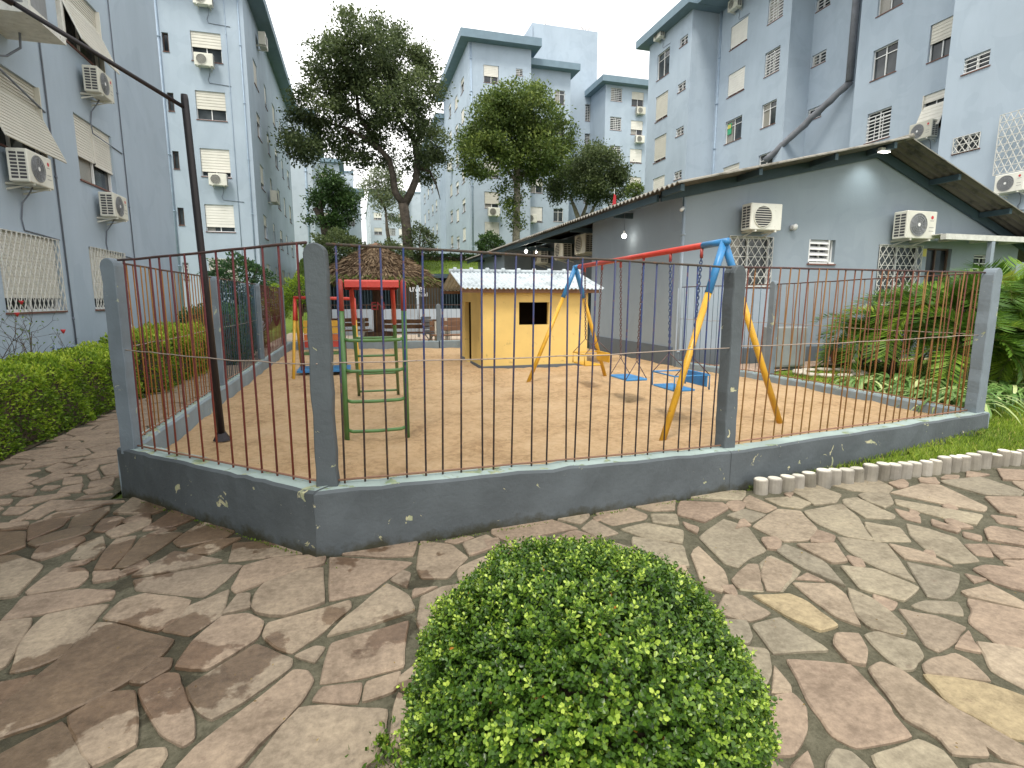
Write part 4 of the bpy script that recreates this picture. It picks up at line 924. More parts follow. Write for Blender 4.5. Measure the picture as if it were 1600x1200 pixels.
mb.tube([(21.2, P_[0][1], 17), (21.1, P_[1][1], P_[1][2])], .16, 10); wpart(mb, 'upright_pipe', 'duct', dp)
mb = MB(); mb.smooth = True; n = 14; mb.tube([tuple([P_[1][0]-1.1*min(1,k/3) if i==0 and 0 else 0,0,0][i]+P_[1][i]+(P2[i]-P_[1][i])*k/n+(0, 0, random.gauss(0, .02))[i] for i in range(3)) for k in range(n+1)], [.14+(k % 2)*.015 for k in range(n+1)], 10); wpart(mb, 'slanting_pipe', 'duct', dp)
def hac(f, x, y, l, style=1, s=1.0, dz=-.25): u, z = f.px(x, y); return ac(f, u, z+dz, l, style, s, (.9, -.5))
hac(HA, 1036, 55, 'air conditioner under the top left window of the right block near its eave'); hac(HB, 1155, 8, 'air conditioner at the top edge above the second window column of the right block')
hac(HD, 1452, 208, 'air conditioner under the propped open shutter above the hall ridge', 0, 1.1); hac(HE, 1592, 288, 'air conditioner at the right photo edge above the hall roof slope', 0, 1.0)
u, zt = HE.px(1572, 192); u2, zb = HE.px(1612, 265); window(HE, H, 'lattice_cage', (u+u2)/2-.3, zb, 1.5, round(zt-zb+.2, 2), .9, False)
po = MB(); u, z = HB.px(1137, 200); po.box(20.17, 20.19, u-.22, u+.10, z-.35, z+.2); po.mi = 1; po.box(20.155, 20.165, u-.19, u+.07, z-.05, z+.15)
plain('poster_green', (.05, .35, .18), .6, .1, 5, bmp=0); plain('poster_yellow', (.55, .5, .12), .6, .1, 5, bmp=0); wpart(po, 'window_poster', ['poster_green', 'poster_yellow'], H)

# ------------------------------------------------------------------ gabled hall
GH = 10.1; FGb = Fac('b', GH, -1); FL = Fac('a', 6.46, -1); RIDGE = 11.34
def roofz(a): return 3.76+(a-5.85)*(4.98-3.76)/(RIDGE-5.85) if a < RIDGE else 4.98-(a-RIDGE)*.385
hall = empty('community_hall', (10, 16, 0), 'long low grey hall with a shallow corrugated gable roof facing the playground', 'building')
def c4(x, y): return 1120+x*.3, 300+y*.3
def c5(x, y): return 1360+x*.15, 240+y*.15
gw = [('scroll', 7.62, 8.72, 1.88, 2.93, 0), ('louvre', 9.70, 10.42, 2.40, 2.92, 0), ('scroll', 11.68, 12.98, 1.46, 2.86, 0), ('br', 13.15, 13.95, .3, 2.82, 0), ('vent', 14.7, 15.2, 2.2, 2.7, 0)]
facade(hall, FGb, 6.46, 16.2, -.06, 3.0, gw, 'hall_paint', fine=True)
mb = MB(); us = [6.46, RIDGE, 16.2]
mb.quad(*[FGb.P(u, z) for u, z in ((6.46, 3.0), (16.2, 3.0), (16.2, roofz(16.2)-.1), (RIDGE, roofz(RIDGE)-.1), (6.46, roofz(6.46)-.1))]); wpart(mb, 'gable', 'hall_paint', hall)
mb = MB(); mb.box(6.44, 8.75, GH-.02, GH-.002, .55, 1.84); wpart(mb, 'pale_dado', 'dado_paint', hall)
mb = MB(); mb.box(6.42, 16.2, GH-.045, GH-.021, -.06, .55); wpart(mb, 'plinth', 'plinth_paint', hall)
# long side wall, recessed porch
b1, b2, b3 = 14.5, 24.0, 29.5
facade(hall, FL, GH, b1, -.06, 3.78, [], 'hall_paint'); mb = MB(); mb.box(6.435, 6.458, GH+.1, b1, -.06, .6); wpart(mb, 'side_plinth', 'plinth_paint', hall)
facade(hall, Fac('a', 7.7, -1), b1, b2, -.06, 3.9, [('br', 16, 18.5, .9, 2.2, 0), ('br', 20, 22.5, .9, 2.2, 0)], 'plinth_paint')
mb = MB(); mb.quad((6.46, b1, 0), (7.7, b1, 0), (7.7, b1, 3.9), (6.46, b1, 3.78)); wpart(mb, 'porch_return', 'hall_paint', hall); mb = MB(); mb.quad((6.46, b2, 0), (7.7, b2, 0), (7.7, b2, 3.9), (6.46, b2, 3.78)); wpart(mb, 'porch_return', 'hall_paint', hall)
facade(hall, FL, b2, b3, -.06, 3.78, [], 'dado_paint')
mb = MB(); mb.quad((6.46, b3, 0), (16.2, b3, 0), (16.2, b3, 3.1), (RIDGE, b3, 4.8), (6.46, b3, 3.7)); mb.quad((16.2, GH, 0), (16.2, b3, 0), (16.2, b3, 3.05), (16.2, GH, 3.05)); wpart(mb, 'end_wall', 'hall_paint', hall)
for u in (6.5,): conduit(hall, FGb, u, .0, 3.6, .03, 'dado_paint')
# corrugated roof
def corr(a0, a1, z0, z1, b0, b1, wave=.177, amp=.028, th=.008, under=True):
    mb = MB(); mb.smooth = True; n = int((b1-b0)/wave*6); B = [b0+(b1-b0)*i/n for i in range(n+1)]; w = [amp*sin(2*pi*(b-b0)/wave) for b in B]
    for off_, mi in ((0, 0), (-.02, 1)):
        mb.mi = mi; mb.add([(a, b, z+w[i]+off_) for i, b in enumerate(B) for a, z in ((a0, z0), (a1, z1))], [[2*i, 2*i+1, 2*i+3, 2*i+2] for i in range(n)])
    mb.smooth = False; mb.mi = 0; mb.add([(a0, b, z0+w[i]+o_) for i, b in enumerate(B) for o_ in (0, -.02)], [[2*i, 2*i+1, 2*i+3, 2*i+2] for i in range(n)])
    for b in (b0, b1): mb.quad((a0, b, z0), (a1, b, z1), (a1, b, z1-.022), (a0, b, z0-.022))
    return mb
wpart(corr(5.85, RIDGE+.05, roofz(5.85), 4.99, 9.3, 30), 'roof_slope', ['fibre_cement', 'soffit_sheet'], hall)
wpart(corr(17.5, RIDGE-.05, roofz(17.5), 4.99, 9.3, 30), 'roof_slope', ['fibre_cement', 'soffit_sheet'], hall)
mb = MB(); mb.smooth = True; mb.tube([(RIDGE, 9.28, 4.98), (RIDGE, 30, 4.98)], .06, 8); wpart(mb, 'ridge_cap', 'fibre_cement', hall)
mb = MB()      # barge beam against the gable and purlins, rafters
for a0_, a1_ in ((5.95, RIDGE), (RIDGE, 17.4)):
    z0_, z1_ = roofz(a0_)-.045, roofz(a1_)-.045; mb.add([(a0_, 10.02, z0_-.2), (a1_, 10.02, z1_-.2), (a1_, 10.02, z1_), (a0_, 10.02, z0_), (a0_, 10.08, z0_-.2), (a1_, 10.08, z1_-.2), (a1_, 10.08, z1_), (a0_, 10.08, z0_)], [[0, 1, 2, 3], [4, 7, 6, 5], [0, 4, 5, 1], [3, 2, 6, 7]])
wpart(mb, 'barge_beam', 'dark_teal', hall)
for a_ in (5.98, 7.7, 9.5, 11.0, 12.9, 14.6, 16.3):
    mb = MB(); z_ = roofz(a_)-.045; mb.box(a_-.04, a_+.04, 9.36, 10.01, z_-.12, z_); wpart(mb, 'purlin', 'dark_teal', hall)
mb = MB(); mb.box(5.93, 5.99, 10.2, 29.9, 3.56, 3.70); wpart(mb, 'eave_board', 'dark_teal', hall)
for b_ in (12.2, 15.0, 18.0, 21.0, 24.5, 28):
    mb = MB(); mb.box(5.99, 6.46 if b_ < b1 or b_ > b2 else 7.7, b_-.04, b_+.04, 3.52, 3.64); wpart(mb, 'rafter', 'dark_teal', hall)
# AC units on the hall
ac(FGb, 8.18, 3.02, 'air conditioner with a round slatted fan grille above the lattice window left of the louvre', 1, .98)
ac(FGb, 12.30, 2.96, 'air conditioner with dark fan and white hub above the right lattice window of the hall', 0, 1.12)
FP = Fac('a', 7.7, -1)
for (x, y, l) in ((905, 383, 'old brown tinged air conditioner nearest us under the hall porch eave'), (872, 392, 'middle one of three air conditioners under the hall porch eave'), (838, 401, 'farthest of three air conditioners under the hall porch eave')):
    p = at(x, y, a=7.2); ac(FP, p[1], p[2]-.28, l, 1, 1.15)
# small wall fittings
vt = empty('wall_vent', (9.19, GH, 3.15), 'round white vent cap on the gable wall between the air conditioner and the louvre window', 'vent'); mb = MB(); mb.smooth = True
mb.tube([(0, -.002, 0), (0, -.1, 0)], .06, 14); mb.tube([(0, -.1, 0), (0, -.13, -.01)], [.075, .05], 14); mb.build('cap', 'white_metal', vt)
cm = empty('security_camera', (6.40, 10.0, 3.42), 'small white security camera on a bracket at the hall corner', 'camera'); mb = MB(); mb.smooth = True
mb.tube([(-.12, -.16, -.06), (0, -.04, 0)], .035, 10); mb.build('camera_body', 'white_metal', cm); mb = MB(); mb.tube([(0, -.04, 0), (.04, .02, .16), (.06, .05, .3)], .012, 6); mb.build('bracket', 'dark_teal', cm)
def bulb(a, b, z, label, r=.05, watts=6, cord=.4):
    o = empty('hanging_bulb', (a, b, z), label, 'light'); mb = MB(); mb.smooth = True; n = 10
    rings = [(r*sin(pi*k/8), r*cos(pi*k/8)) for k in range(9)]; mb.add([(q*cos(2*pi*j/n), q*sin(2*pi*j/n), h) for q, h in rings for j in range(n)], [[i*n+j, i*n+(j+1) % n, (i+1)*n+(j+1) % n, (i+1)*n+j] for i in range(8) for j in range(n)]); mb.build('glass_bulb', 'lit_bulb', o)
    mb = MB(); mb.cyl((0, 0), .022, r*.9, r*.9+.07, 8); mb.build('socket', 'white_metal', o); mb = MB(); mb.tube([(0, 0, r+.06), (0, 0, r+cord)], .005, 4); mb.build('cord', 'cable', o)
    l = bpy.data.lights.new('bulb_light', 'POINT'); l.energy = watts; l.color = (1, .9, .75); l.shadow_soft_size = r; lo = bpy.data.objects.new('bulb_light', l); C.objects.link(lo); lo.parent = o; lo.location = (0, 0, -r-.03)
p = at(980, 369, a=6.30); bulb(p[0]-.08, p[1], p[2], 'lit round bulb hanging by a cord before the side wall of the hall', .055, .8, .5)
p = at(822, 393, a=6.15); bulb(p[0], p[1], p[2], 'far lit bulb under the hall eave left of its twin', .06, 5, .35); p = at(838, 394, a=6.2); bulb(p[0], p[1], p[2], 'dimmer lit bulb just right of the far bright bulb under the hall eave', .035, 2, .35)
fl = empty('floodlight', (10.98, 9.60, 4.74), 'lit white floodlight under the ridge of the hall gable roof', 'light'); mb = MB(); mb.bbox(-.13, .13, -.05, .05, -.02, .06, .012); mb.build('housing', 'white_metal', fl)
mb = MB(); mb.box(-.115, .115, -.045, .045, -.03, -.021); mb.build('lit_panel', 'lit_bulb', fl)
l = bpy.data.lights.new('flood_lamp', 'SPOT'); l.energy = 10; l.spot_size = radians(110); l.spot_blend = .8; l.color = (.92, 1, .97); l.shadow_soft_size = .1; lo = bpy.data.objects.new('flood_lamp', l); C.objects.link(lo); lo.parent = fl; lo.location = (0, 0, -.06); lo.rotation_euler = (radians(28), 0, 0)
# canopy at right
cn = empty('white_canopy', (13.6, 9, 3.0), 'long white metal canopy beam jutting from the gable wall at the right', 'canopy')
mb = MB(); mb.box(12.62, 17, 9.3, 9.42, 2.93, 3.05); mb.box(12.62, 17, 9.42, GH-.05, 3.04, 3.06); wpart(mb, 'roof_sheet', 'old_white', cn)
for a_ in (13.4, 14.4, 15.4): mb = MB(); mb.box(a_, a_+.06, 9.43, GH-.05, 2.95, 3.035); wpart(mb, 'rafter', 'old_white', cn)
mb = MB(); mb.box(14.05, 14.15, 9.3, 9.4, .1, 2.92); wpart(mb, 'support', 'hall_paint', cn)
sg = MB(); sg.box(13.02, 13.13, GH-.012, GH-.003, 2.62, 2.80); tag(sg.build('wall_notice', 'poster_yellow', None, (13.07, GH, 2.7)), 'small yellow notice on the gable wall beside the dark doorway', 'notice')
# back wall and rails at far right
# grey utility box
ub = empty('utility_box', (8.36, 9.15, .2), 'grey metal utility box standing on gravel against the gable wall', 'box'); mb = MB(); mb.bbox(-.38, .38, -.2, .2, .06, .86, .015); mb.build('cabinet', 'grey_box', ub); mb = MB(); mb.box(-.3, .3, -.15, .15, -.05, .06); mb.build('foot', 'plinth_paint', ub)
mb = MB(); mb.box(-.33, .33, -.208, -.201, .1, .8); mb.build('door', 'grey_box', ub)

# ------------------------------------------------------------------ playhouse
ph = empty('playhouse', (3.55, 11.7, .2), 'small yellow playhouse with a white corrugated roof standing in the sand', 'playhouse')
FPh = Fac('b', 10.75, -1); FPs = Fac('a', 2.42, -1); w0 = wall_mesh(FPh, 2.42, 4.72, .15, 1.82, [(3.2, 3.84, 1.09, 1.55)], .1); wpart(w0, 'front_wall', 'house_yellow', ph)
wpart(wall_mesh(FPs, 10.75, 13.0, .15, 1.82, [(11.84, 12.55, .2, 1.55)], .1), 'side_wall', 'house_yellow', ph)
mb = MB(); mb.quad((4.72, 10.75, .15), (4.72, 13, .15), (4.72, 13, 1.82), (4.72, 10.75, 1.82)); mb.quad((2.42, 13, .15), (4.72, 13, .15), (4.72, 13, 1.82), (2.42, 13, 1.82)); wpart(mb, 'back_wall', 'house_yellow', ph)
mb = MB(); mb.quad((2.55, 10.87, .15), (4.6, 10.87, .15), (4.6, 10.87, 1.08), (2.55, 10.87, 1.08)); mb.quad((2.55, 12.9, .15), (4.6, 12.9, .15), (4.6, 12.9, 1.8), (2.55, 12.9, 1.8)); mb.quad((4.6, 10.87, .15), (4.6, 12.9, .15), (4.6, 12.9, 1.8), (4.6, 10.87, 1.8)); wpart(mb, 'inner_wall', 'inside_dark', ph)  # inner sheets carry the shade of the playhouse interior as a dark colour
mb = MB(); mb.add([(2.42, 10.75, 1.82), (2.42, 13, 1.82), (2.42, 11.88, 2.15)], [[0, 1, 2]]); mb.add([(4.72, 10.75, 1.82), (4.72, 13, 1.82), (4.72, 11.88, 2.15)], [[0, 1, 2]]); wpart(mb, 'gable', 'house_yellow', ph)
mb = MB(); mb.box(2.40, 4.74, 10.72, 10.745, .12, .26); mb.box(2.39, 2.415, 10.72, 11.83, .12, .26); mb.box(2.39, 2.415, 12.56, 13.02, .12, .26); wpart(mb, 'plinth', 'plinth_paint', ph)
def slope_corr(a0, a1, bE, zE, bR, zR, wave=.09, amp=.014):
    mb = MB(); mb.smooth = True; n = int((a1-a0)/wave*6)
    for o_ in (0, -.012): mb.add([(a0+(a1-a0)*i/n, b, z+amp*sin(2*pi*i/6)+o_) for i in range(n+1) for b, z in ((bE, zE), (bR, zR))], [[2*i, 2*i+1, 2*i+3, 2*i+2] for i in range(n)])
    mb.add([(a0+(a1-a0)*i/n, bE, zE+amp*sin(2*pi*i/6)+o_) for i in range(n+1) for o_ in (0, -.012)], [[2*i, 2*i+1, 2*i+3, 2*i+2] for i in range(n)]); return mb
wpart(slope_corr(1.98, 4.98, 10.52, 1.83, 11.88, 2.20), 'roof_sheet', 'roof_sheet', ph); wpart(slope_corr(1.98, 4.98, 13.25, 1.83, 11.88, 2.20), 'roof_sheet', 'roof_sheet', ph)
mb = MB(); mb.smooth = True; mb.tube([(1.96, 11.88, 2.21), (5.0, 11.88, 2.21)], .05, 8)
for k in range(9): a_ = 2.05+k*.36; mb.tube([(a_, 11.88, 2.225), (a_+.07, 11.88, 2.225)], .07, 8)
wpart(mb, 'ridge_cap', 'roof_sheet', ph)
mb = MB(); mb.box(2.0, 4.9, 10.60, 10.66, 1.74, 1.805); mb.box(2.0, 4.9, 13.1, 13.16, 1.74, 1.805); wpart(mb, 'eave_board', 'bench_wood', ph)

# ------------------------------------------------------------------ swing set
sw = empty('swing_set', (3.66, 6.9, .2), 'red and blue metal swing set with yellow legs standing in the sand', 'swing')
def T1(name, pts, r, mat, parent, n=10): mb = MB(); mb.smooth = True; mb.tube(pts, r, n); return wpart(mb, name, mat, parent)
N0, N1 = (3.68, 4.95, 2.19), (3.64, 8.85, 2.15)
def lerp(p, q, t): return tuple(p[i]+(q[i]-p[i])*t for i in range(3))
T1('top_beam', [lerp(N0, N1, .09), lerp(N0, N1, .96)], .036, 'play_red', sw)
T1('beam_joint', [lerp(N0, N1, -.015), lerp(N0, N1, .09)], .038, 'play_blue', sw); T1('beam_joint', [lerp(N0, N1, .96), lerp(N0, N1, 1.012)], .038, 'play_blue', sw)
for ap, feet in ((N0, ((2.90, 4.72, .14), (4.61, 4.98, .14))), (N1, ((2.76, 8.80, .14), (4.45, 9.24, .14)))):
    for ft in feet: T1('leg', [lerp(ap, ft, .25), ft], [.034, .034], 'play_yellow', sw); T1('leg_sleeve', [ap, lerp(ap, ft, .12), lerp(ap, ft, .255)], .039, 'play_blue', sw)
def chain(p, q, mat, parent, link=.052, r=.006):
    mb = MB(); mb.smooth = True; P = Vector(p); Q = Vector(q); d = Q-P; L = d.length; n = int(L/(link*.72)); d.normalize(); u = d.orthogonal().normalized(); v = d.cross(u)
    for k in range(n):
        c = P+d*(L*(k+.5)/n); s = u if k % 2 else v
        mb.tube([c+d*(link*.5*cos(2*pi*j/8))+s*(link*.27*sin(2*pi*j/8)) for j in range(8)], r, 4, closed=True)
    return wpart(mb, 'chain', mat, parent)
def hook(p, parent): mb = MB(); mb.smooth = True; mb.tube([(p[0], p[1], p[2]+.03), (p[0], p[1], p[2]-.07)], .018, 6); wpart(mb, 'chain_hook', 'play_dkred', parent)
# flat blue seat
def swing_item(kind, b0, b1, zs, label, mat, cm):
    o = empty('swing_seat', (0, 0, 0), label, parent=sw)
    for b in (b0, b1): hook((3.66, b, 2.12), o)
    bc = (b0+b1)/2; hw = .24
    if kind == 'flat':
        for b, s in ((b0, -1), (b1, 1)): chain((3.66, b, 2.1), (3.66, bc+s*hw, zs+.25), cm, o); T1('hanger', [(3.66, bc+s*hw, zs+.25), (3.5, bc+s*hw, zs)], .006, 'chain', o, 5); T1('hanger', [(3.66, bc+s*hw, zs+.25), (3.82, bc+s*hw, zs)], .006, 'chain', o, 5)
        mb = MB(); mb.bbox(3.50, 3.82, bc-hw-.02, bc+hw+.02, zs-.02, zs+.01, .008); wpart(mb, 'seat_board', mat, o)
    else:
        for b, s in ((b0, -1), (b1, 1)):
            chain((3.66, b, 2.1), (3.66, bc+s*hw, zs+.34), cm, o)
            for x in (3.44, 3.90): T1('hanger', [(3.66, bc+s*hw, zs+.34), (x, bc+s*hw, zs+.12)], .006, 'chain', o, 5)
            T1('side_frame', [(3.44, bc+s*hw, zs-.05), (3.44, bc+s*hw, zs+.12), (3.90, bc+s*hw, zs+.12), (3.90, bc+s*hw, zs-.05)], .010, mat, o, 6)
        mb = MB(); mb.bbox(3.45, 3.72, bc-hw, bc+hw, zs-.06, zs-.035, .008); wpart(mb, 'seat_board', mat, o)
        mb = MB(); mb.bbox(3.86, 3.88, bc-hw, bc+hw, zs-.02, zs+.14, .008); wpart(mb, 'backrest', mat, o)
        T1('front_bar', [(3.44, bc-hw, zs+.12), (3.44, bc+hw, zs+.12)], .010, mat, o, 6)
swing_item('bench', 5.30, 5.92, .62, 'blue bench shaped swing seat with side frames, nearest of the swings', 'play_blue', 'chain_blue')
swing_item('flat', 6.56, 7.21, .52, 'plain flat blue swing board in the middle of the swing set', 'play_blue', 'chain')
swing_item('bench', 7.83, 8.49, .62, 'yellow bench shaped swing seat farthest away beside the playhouse', 'play_yellow', 'chain')

# ------------------------------------------------------------------ climbing ladder
cl = empty('climbing_frame', (.16, 6.6, .2), 'green and red double ladder climbing frame behind the front corner post', 'climbing frame')
for x in (-.14, .45):
    T1('front_rail', [(x, 5.5, .12), (x, 5.5, 1.50)], .026, 'play_green', cl); T1('front_rail_cap', [(x, 5.5, 1.495), (x, 5.5, 1.77), (x, 5.5, 1.795)], [.028, .028, .015], 'play_dkred', cl)
for z in (1.22, .92, .62, .32): T1('rung', [(-.12, 5.5, z), (-.08, 5.47, z-.008), (.155, 5.46, z-.012), (.39, 5.47, z-.008), (.43, 5.5, z)], .017, 'play_green', cl)
r0, r1 = (-.04, 5.85, 1.72), (-.01, 8.25, .14); q0, q1 = (.37, 5.85, 1.72), (.56, 8.25, .14)
for s, e in ((r0, r1), (q0, q1)): T1('rear_rail', [lerp(s, e, .24), e], .022, 'play_green', cl); T1('rear_rail_top', [s, lerp(s, e, .245)], .024, 'play_red', cl)
for t in (.36, .52, .70, .9): a_, b_ = lerp(r0, r1, t), lerp(q0, q1, t); T1('rung', [a_, lerp(a_, b_, .15), lerp(a_, b_, .85), b_], .015, 'play_green', cl)
mb = MB(); mb.smooth = True; n = 8
mb.add([(-.08+.49*k/n, b, 1.76+.012*sin(pi*k/n)+(.0 if j < 1 else -.075)) for j in range(2) for b in (5.52, 5.86) for k in range(n+1)], [])
rows = [[(-.09+.51*k/n, 5.51, 1.67), ] for k in range(n+1)]
mb = MB(); prof = [(5.50, 1.72), (5.50, 1.775), (5.52, 1.79), (5.86, 1.79), (5.88, 1.775), (5.88, 1.70)]
for k in range(len(prof)-1):
    (b0, z0_), (b1_, z1_) = prof[k], prof[k+1]; mb.quad((-.10, b0, z0_), (.41, b0, z0_), (.41, b1_, z1_), (-.10, b1_, z1_))
for x in (-.10, .41): mb.add([(x, b, z) for b, z in prof], [list(range(6))])
wpart(mb, 'top_platform', 'play_red', cl)

# ------------------------------------------------------------------ lamp post in the sand
lp = empty('lamp_post', (-1.35, 5.9, .2), 'tall black lamp post standing in the sand with a long arm reaching left', 'lamp post')
tp = (-1.35, 5.60, 3.31); T1('pole', [(-1.35, 5.9, .2), lerp((-1.35, 5.9, .2), tp, .55), tp, (-1.35, 5.598, 3.35)], [.036, .032, .030, .026], 'lamp_post', lp, 12)
p2 = at(18, 3, z=3.62); p3 = at(-60, -45, z=3.66)
T1('arm', [(tp[0], tp[1], 3.24), p2], .018, 'lamp_post', lp, 8); T1('arm_end', [p2, p3], .028, 'lamp_post', lp, 8)
mb = MB(); mb.add([(-1.35+.085*cos(k*pi/4+.4), 5.9+.085*sin(k*pi/4+.4), .21) for k in range(8)]+[(-1.35+.03*cos(k*pi/4+.4), 5.9+.03*sin(k*pi/4+.4), .31) for k in range(8)], [[k, (k+1) % 8, 8+(k+1) % 8, 8+k] for k in range(8)]); wpart(mb, 'base_flare', 'lamp_post', lp)

# ------------------------------------------------------------------ second swing (far left of the sand)
s2 = empty('small_swing_set', (-.6, 11.3, .2), 'small red topped swing frame with yellow legs at the far left of the sand', 'swing')
for b in (11.0,): T1('top_bar', [(-1.12, b, 1.64), (-.02, b, 1.62)], .03, 'play_red', s2)
for x, sx in ((-1.1, -1), (-.03, 1)):
    for y in (10.3, 11.9): e = (x+.03*sx, y, .15); s_ = (x, 11.0, 1.62); T1('leg', [lerp(s_, e, .27), e], .026, 'play_yellow', s2); T1('leg_top', [s_, lerp(s_, e, .275)], .028, 'play_red', s2)
gs = empty('glider_bench', (-.62, 11.2, .3), 'yellow and orange slatted glider bench on a blue footboard under the small swing frame', 'bench')
for k, mt in enumerate(('play_yellow', 'play_yellow', 'play_orange', 'play_red')): mb = MB(); mb.box(-1.0, -.25, 11.30+.01*k, 11.33+.01*k, 1.08-.135*k, 1.20-.135*k); wpart(mb, 'back_slat', mt, gs)
mb = MB(); mb.box(-1.0, -.25, 10.95, 11.28, .56, .60); wpart(mb, 'seat', 'play_green', gs); mb = MB(); mb.box(-1.1, -.15, 10.6, 11.35, .27, .31); wpart(mb, 'footboard', 'play_blue', gs)
for x in (-1.02, -.23): T1('hanger', [(x, 11.0, 1.6), (x, 11.3, .3)], .012, 'chain', gs, 6); T1('hanger', [(x, 11.0, 1.6), (x, 10.65, .3)], .012, 'chain', gs, 6)

# ------------------------------------------------------------------ benches, kiosk, stall
def bench(a, b, rz, label, w=1.5):
    o = empty('park_bench', (a, b, .07), label, 'bench', 'wooden slat benches beyond the playground', rz=rz)
    for k in range(3): mb = MB(); mb.bbox(-w/2, w/2, -.25+k*.16, -.12+k*.16, .42, .46, .006); mb.build('seat_slat', 'bench_wood', o)
    for k in range(2): mb = MB(); mb.bbox(-w/2, w/2, .27+.02*k, .30+.02*k, .56+k*.17, .70+k*.17, .006); mb.build('back_slat', 'bench_wood', o)
    for x in (-w/2+.2, w/2-.2): mb = MB(); mb.box(x-.05, x+.05, -.2, .22, 0, .42); mb.box(x-.05, x+.05, .22, .28, .0, .86); mb.build('leg', 'concrete_pale', o)
p = at(700, 540, z=.1); bench(at(712, 540, b=17.0)[0], 17.0, .1, 'brown slat bench just left of the yellow playhouse door')
bench(3.75, 20.0, .1, 'brown slat bench farther back, its top showing above the bench by the playhouse'); bench(1.6, 18.6, -.15, 'brown slat bench behind the climbing frame near the kiosk trunk', 2.0); bench(-.3, 20.5, .2, 'brown slat bench left of the kiosk trunk beyond the railing', 1.6)
lc = empty('folding_chair', (2.45, 18.2, .07), 'grey slatted reclining chair between the two benches', 'chair', rz=.7)
for k in range(5): mb = MB(); mb.box(-.24, .24, .2+k*.03, .23+k*.03, .45+k*.11, .53+k*.11); mb.build('back_slat', 'ac_grey', lc)
mb = MB(); mb.box(-.24, .24, -.25, .2, .40, .44); mb.build('seat', 'ac_grey', lc)
for x in (-.22, .22): mb = MB(); mb.tube([(x, -.2, .4), (x, .25, 0)], .02, 6); mb.tube([(x, .2, .42), (x, -.2, 0)], .02, 6); mb.build('leg', 'ac_grey', lc)
kx, ky = .70, 17.6
ks_ = empty('thatched_kiosk', (kx, ky+1.0, .1), 'round thatched umbrella roof on a red brown trunk behind the climbing frame', 'kiosk')
KY = ky+1.0; T1('trunk', [(kx, KY, 0), (kx, KY, 3.0)], .17, 'thatch_wood', ks_); T1('trunk_skirt', [(kx, KY, .1), (kx, KY, .55)], [.6, .45], 'thatch_wood', ks_, 14)
n = 30; mb = MB(); mb.smooth = True; RR = 1.98; rings = [(RR, 2.12), (RR*.8, 2.45), (RR*.55, 2.80), (RR*.27, 3.05), (.02, 3.40)]
mb.add([(kx+r*cos(2*pi*j/n), KY+r*sin(2*pi*j/n), z) for r, z in rings for j in range(n)], [[i*n+j, i*n+(j+1) % n, (i+1)*n+(j+1) % n, (i+1)*n+j] for i in range(4) for j in range(n)]); wpart(mb, 'roof_cone', 'thatch_wood', ks_)
n = 9000; th = rng.uniform(0, 2*pi, n); t = rng.uniform(0, 1, n)**.6; rr = RR*t+.03; zz = np.interp(rr, [0, RR*.27, RR*.55, RR*.8, RR, RR+.1], [3.42, 3.08, 2.83, 2.48, 2.15, 2.08])
P = np.stack([kx+rr*np.cos(th), KY+rr*np.sin(th), zz+.02], 1); D = np.stack([np.cos(th), np.sin(th), -np.full(n, .6)], 1)+rng.normal(0, .25, (n, 3)); Nn = np.stack([np.cos(th)*.5, np.sin(th)*.5, np.ones(n)], 1)+rng.normal(0, .3, (n, 3))
tt = rng.uniform(0, .85, n); tt[(rr > RR*.88) & (rng.random(n) < .6)] = 1; tag(leaf_mesh('thatch', P-np.array(ks_.location), D, Nn, rng.uniform(.15, .35, n), .035, tt, 'straw', ks_), kind='stuff')
mb = MB(); mb.smooth = True; mb.tube([(kx, KY, 3.08), (kx, KY, 3.42)], [.5, .05], 14); wpart(mb, 'top_cap', 'straw' if False else 'bench_wood', ks_)
# letters on the trunk and stall
def text(s, size, mat, loc, parent, name='lettering', rz=0):
    c = bpy.data.curves.new(name, 'FONT'); c.body = s; c.size = size; c.extrude = .01; c.offset = .012*size; c.materials.append(M[mat]); o = bpy.data.objects.new(name, c); C.objects.link(o)
    c.align_x = 'CENTER'; me = bpy.data.meshes.new_from_object(o); bpy.data.objects.remove(o); o = bpy.data.objects.new(name, me); C.objects.link(o); o.parent = parent; o.location = Vector(loc)-parent.location; o.rotation_euler = (pi/2, 0, rz); return o
text('EN', .36, 'red_print', (kx-.02, KY-.25, 1.28), ks_)
st = empty('snack_stall', (2.6, 24.6, .1), 'dark open fronted snack stall with white lettering behind the thatched kiosk', 'stall')
mb = MB(); mb.box(-1.2, 4.9, 24.2, 26.8, 2.55, 2.72); wpart(mb, 'roof', 'dark_teal', st)
mb = MB(); mb.box(-1.1, 4.8, 26.5, 26.6, 0, 2.55); mb.box(-1.1, -1.0, 24.4, 26.5, 0, 2.55); mb.box(4.7, 4.8, 24.4, 26.5, 0, 2.55); wpart(mb, 'wall', 'dark_teal', st)
mb = MB(); mb.box(-1.0, 4.7, 24.3, 24.4, 0, 1.2); wpart(mb, 'counter', 'far_paint', st)
mb = MB(); mb.box(1.7, 3.6, 24.42, 24.45, 1.2, 2.5); wpart(mb, 'sign_board', 'inside_dark', st)
text('uvel', .42, 'white_print', (2.60, 24.40, 1.95), st); text('ynald', .25, 'white_print', (2.80, 24.40, 1.75), st)
mb = MB()
for k in range(46): x = -1+k*.125; mb.box(x-.012, x+.012, 24.34, 24.36, 1.2, 2.1)
wpart(mb, 'bar_screen', 'dark_teal', st)['kind'] = 'stuff'
T1('post', [(2.42, 22.5, .1), (2.42, 22.5, 2.5)], .05, 'far_paint', st)
pl = MB(); pl.box(-3.0, 6.4, 17.0, 27, -.04, .09); tag(pl.build('plaza', 'plaza'), 'pale paved plaza beyond the playground', kind='structure')

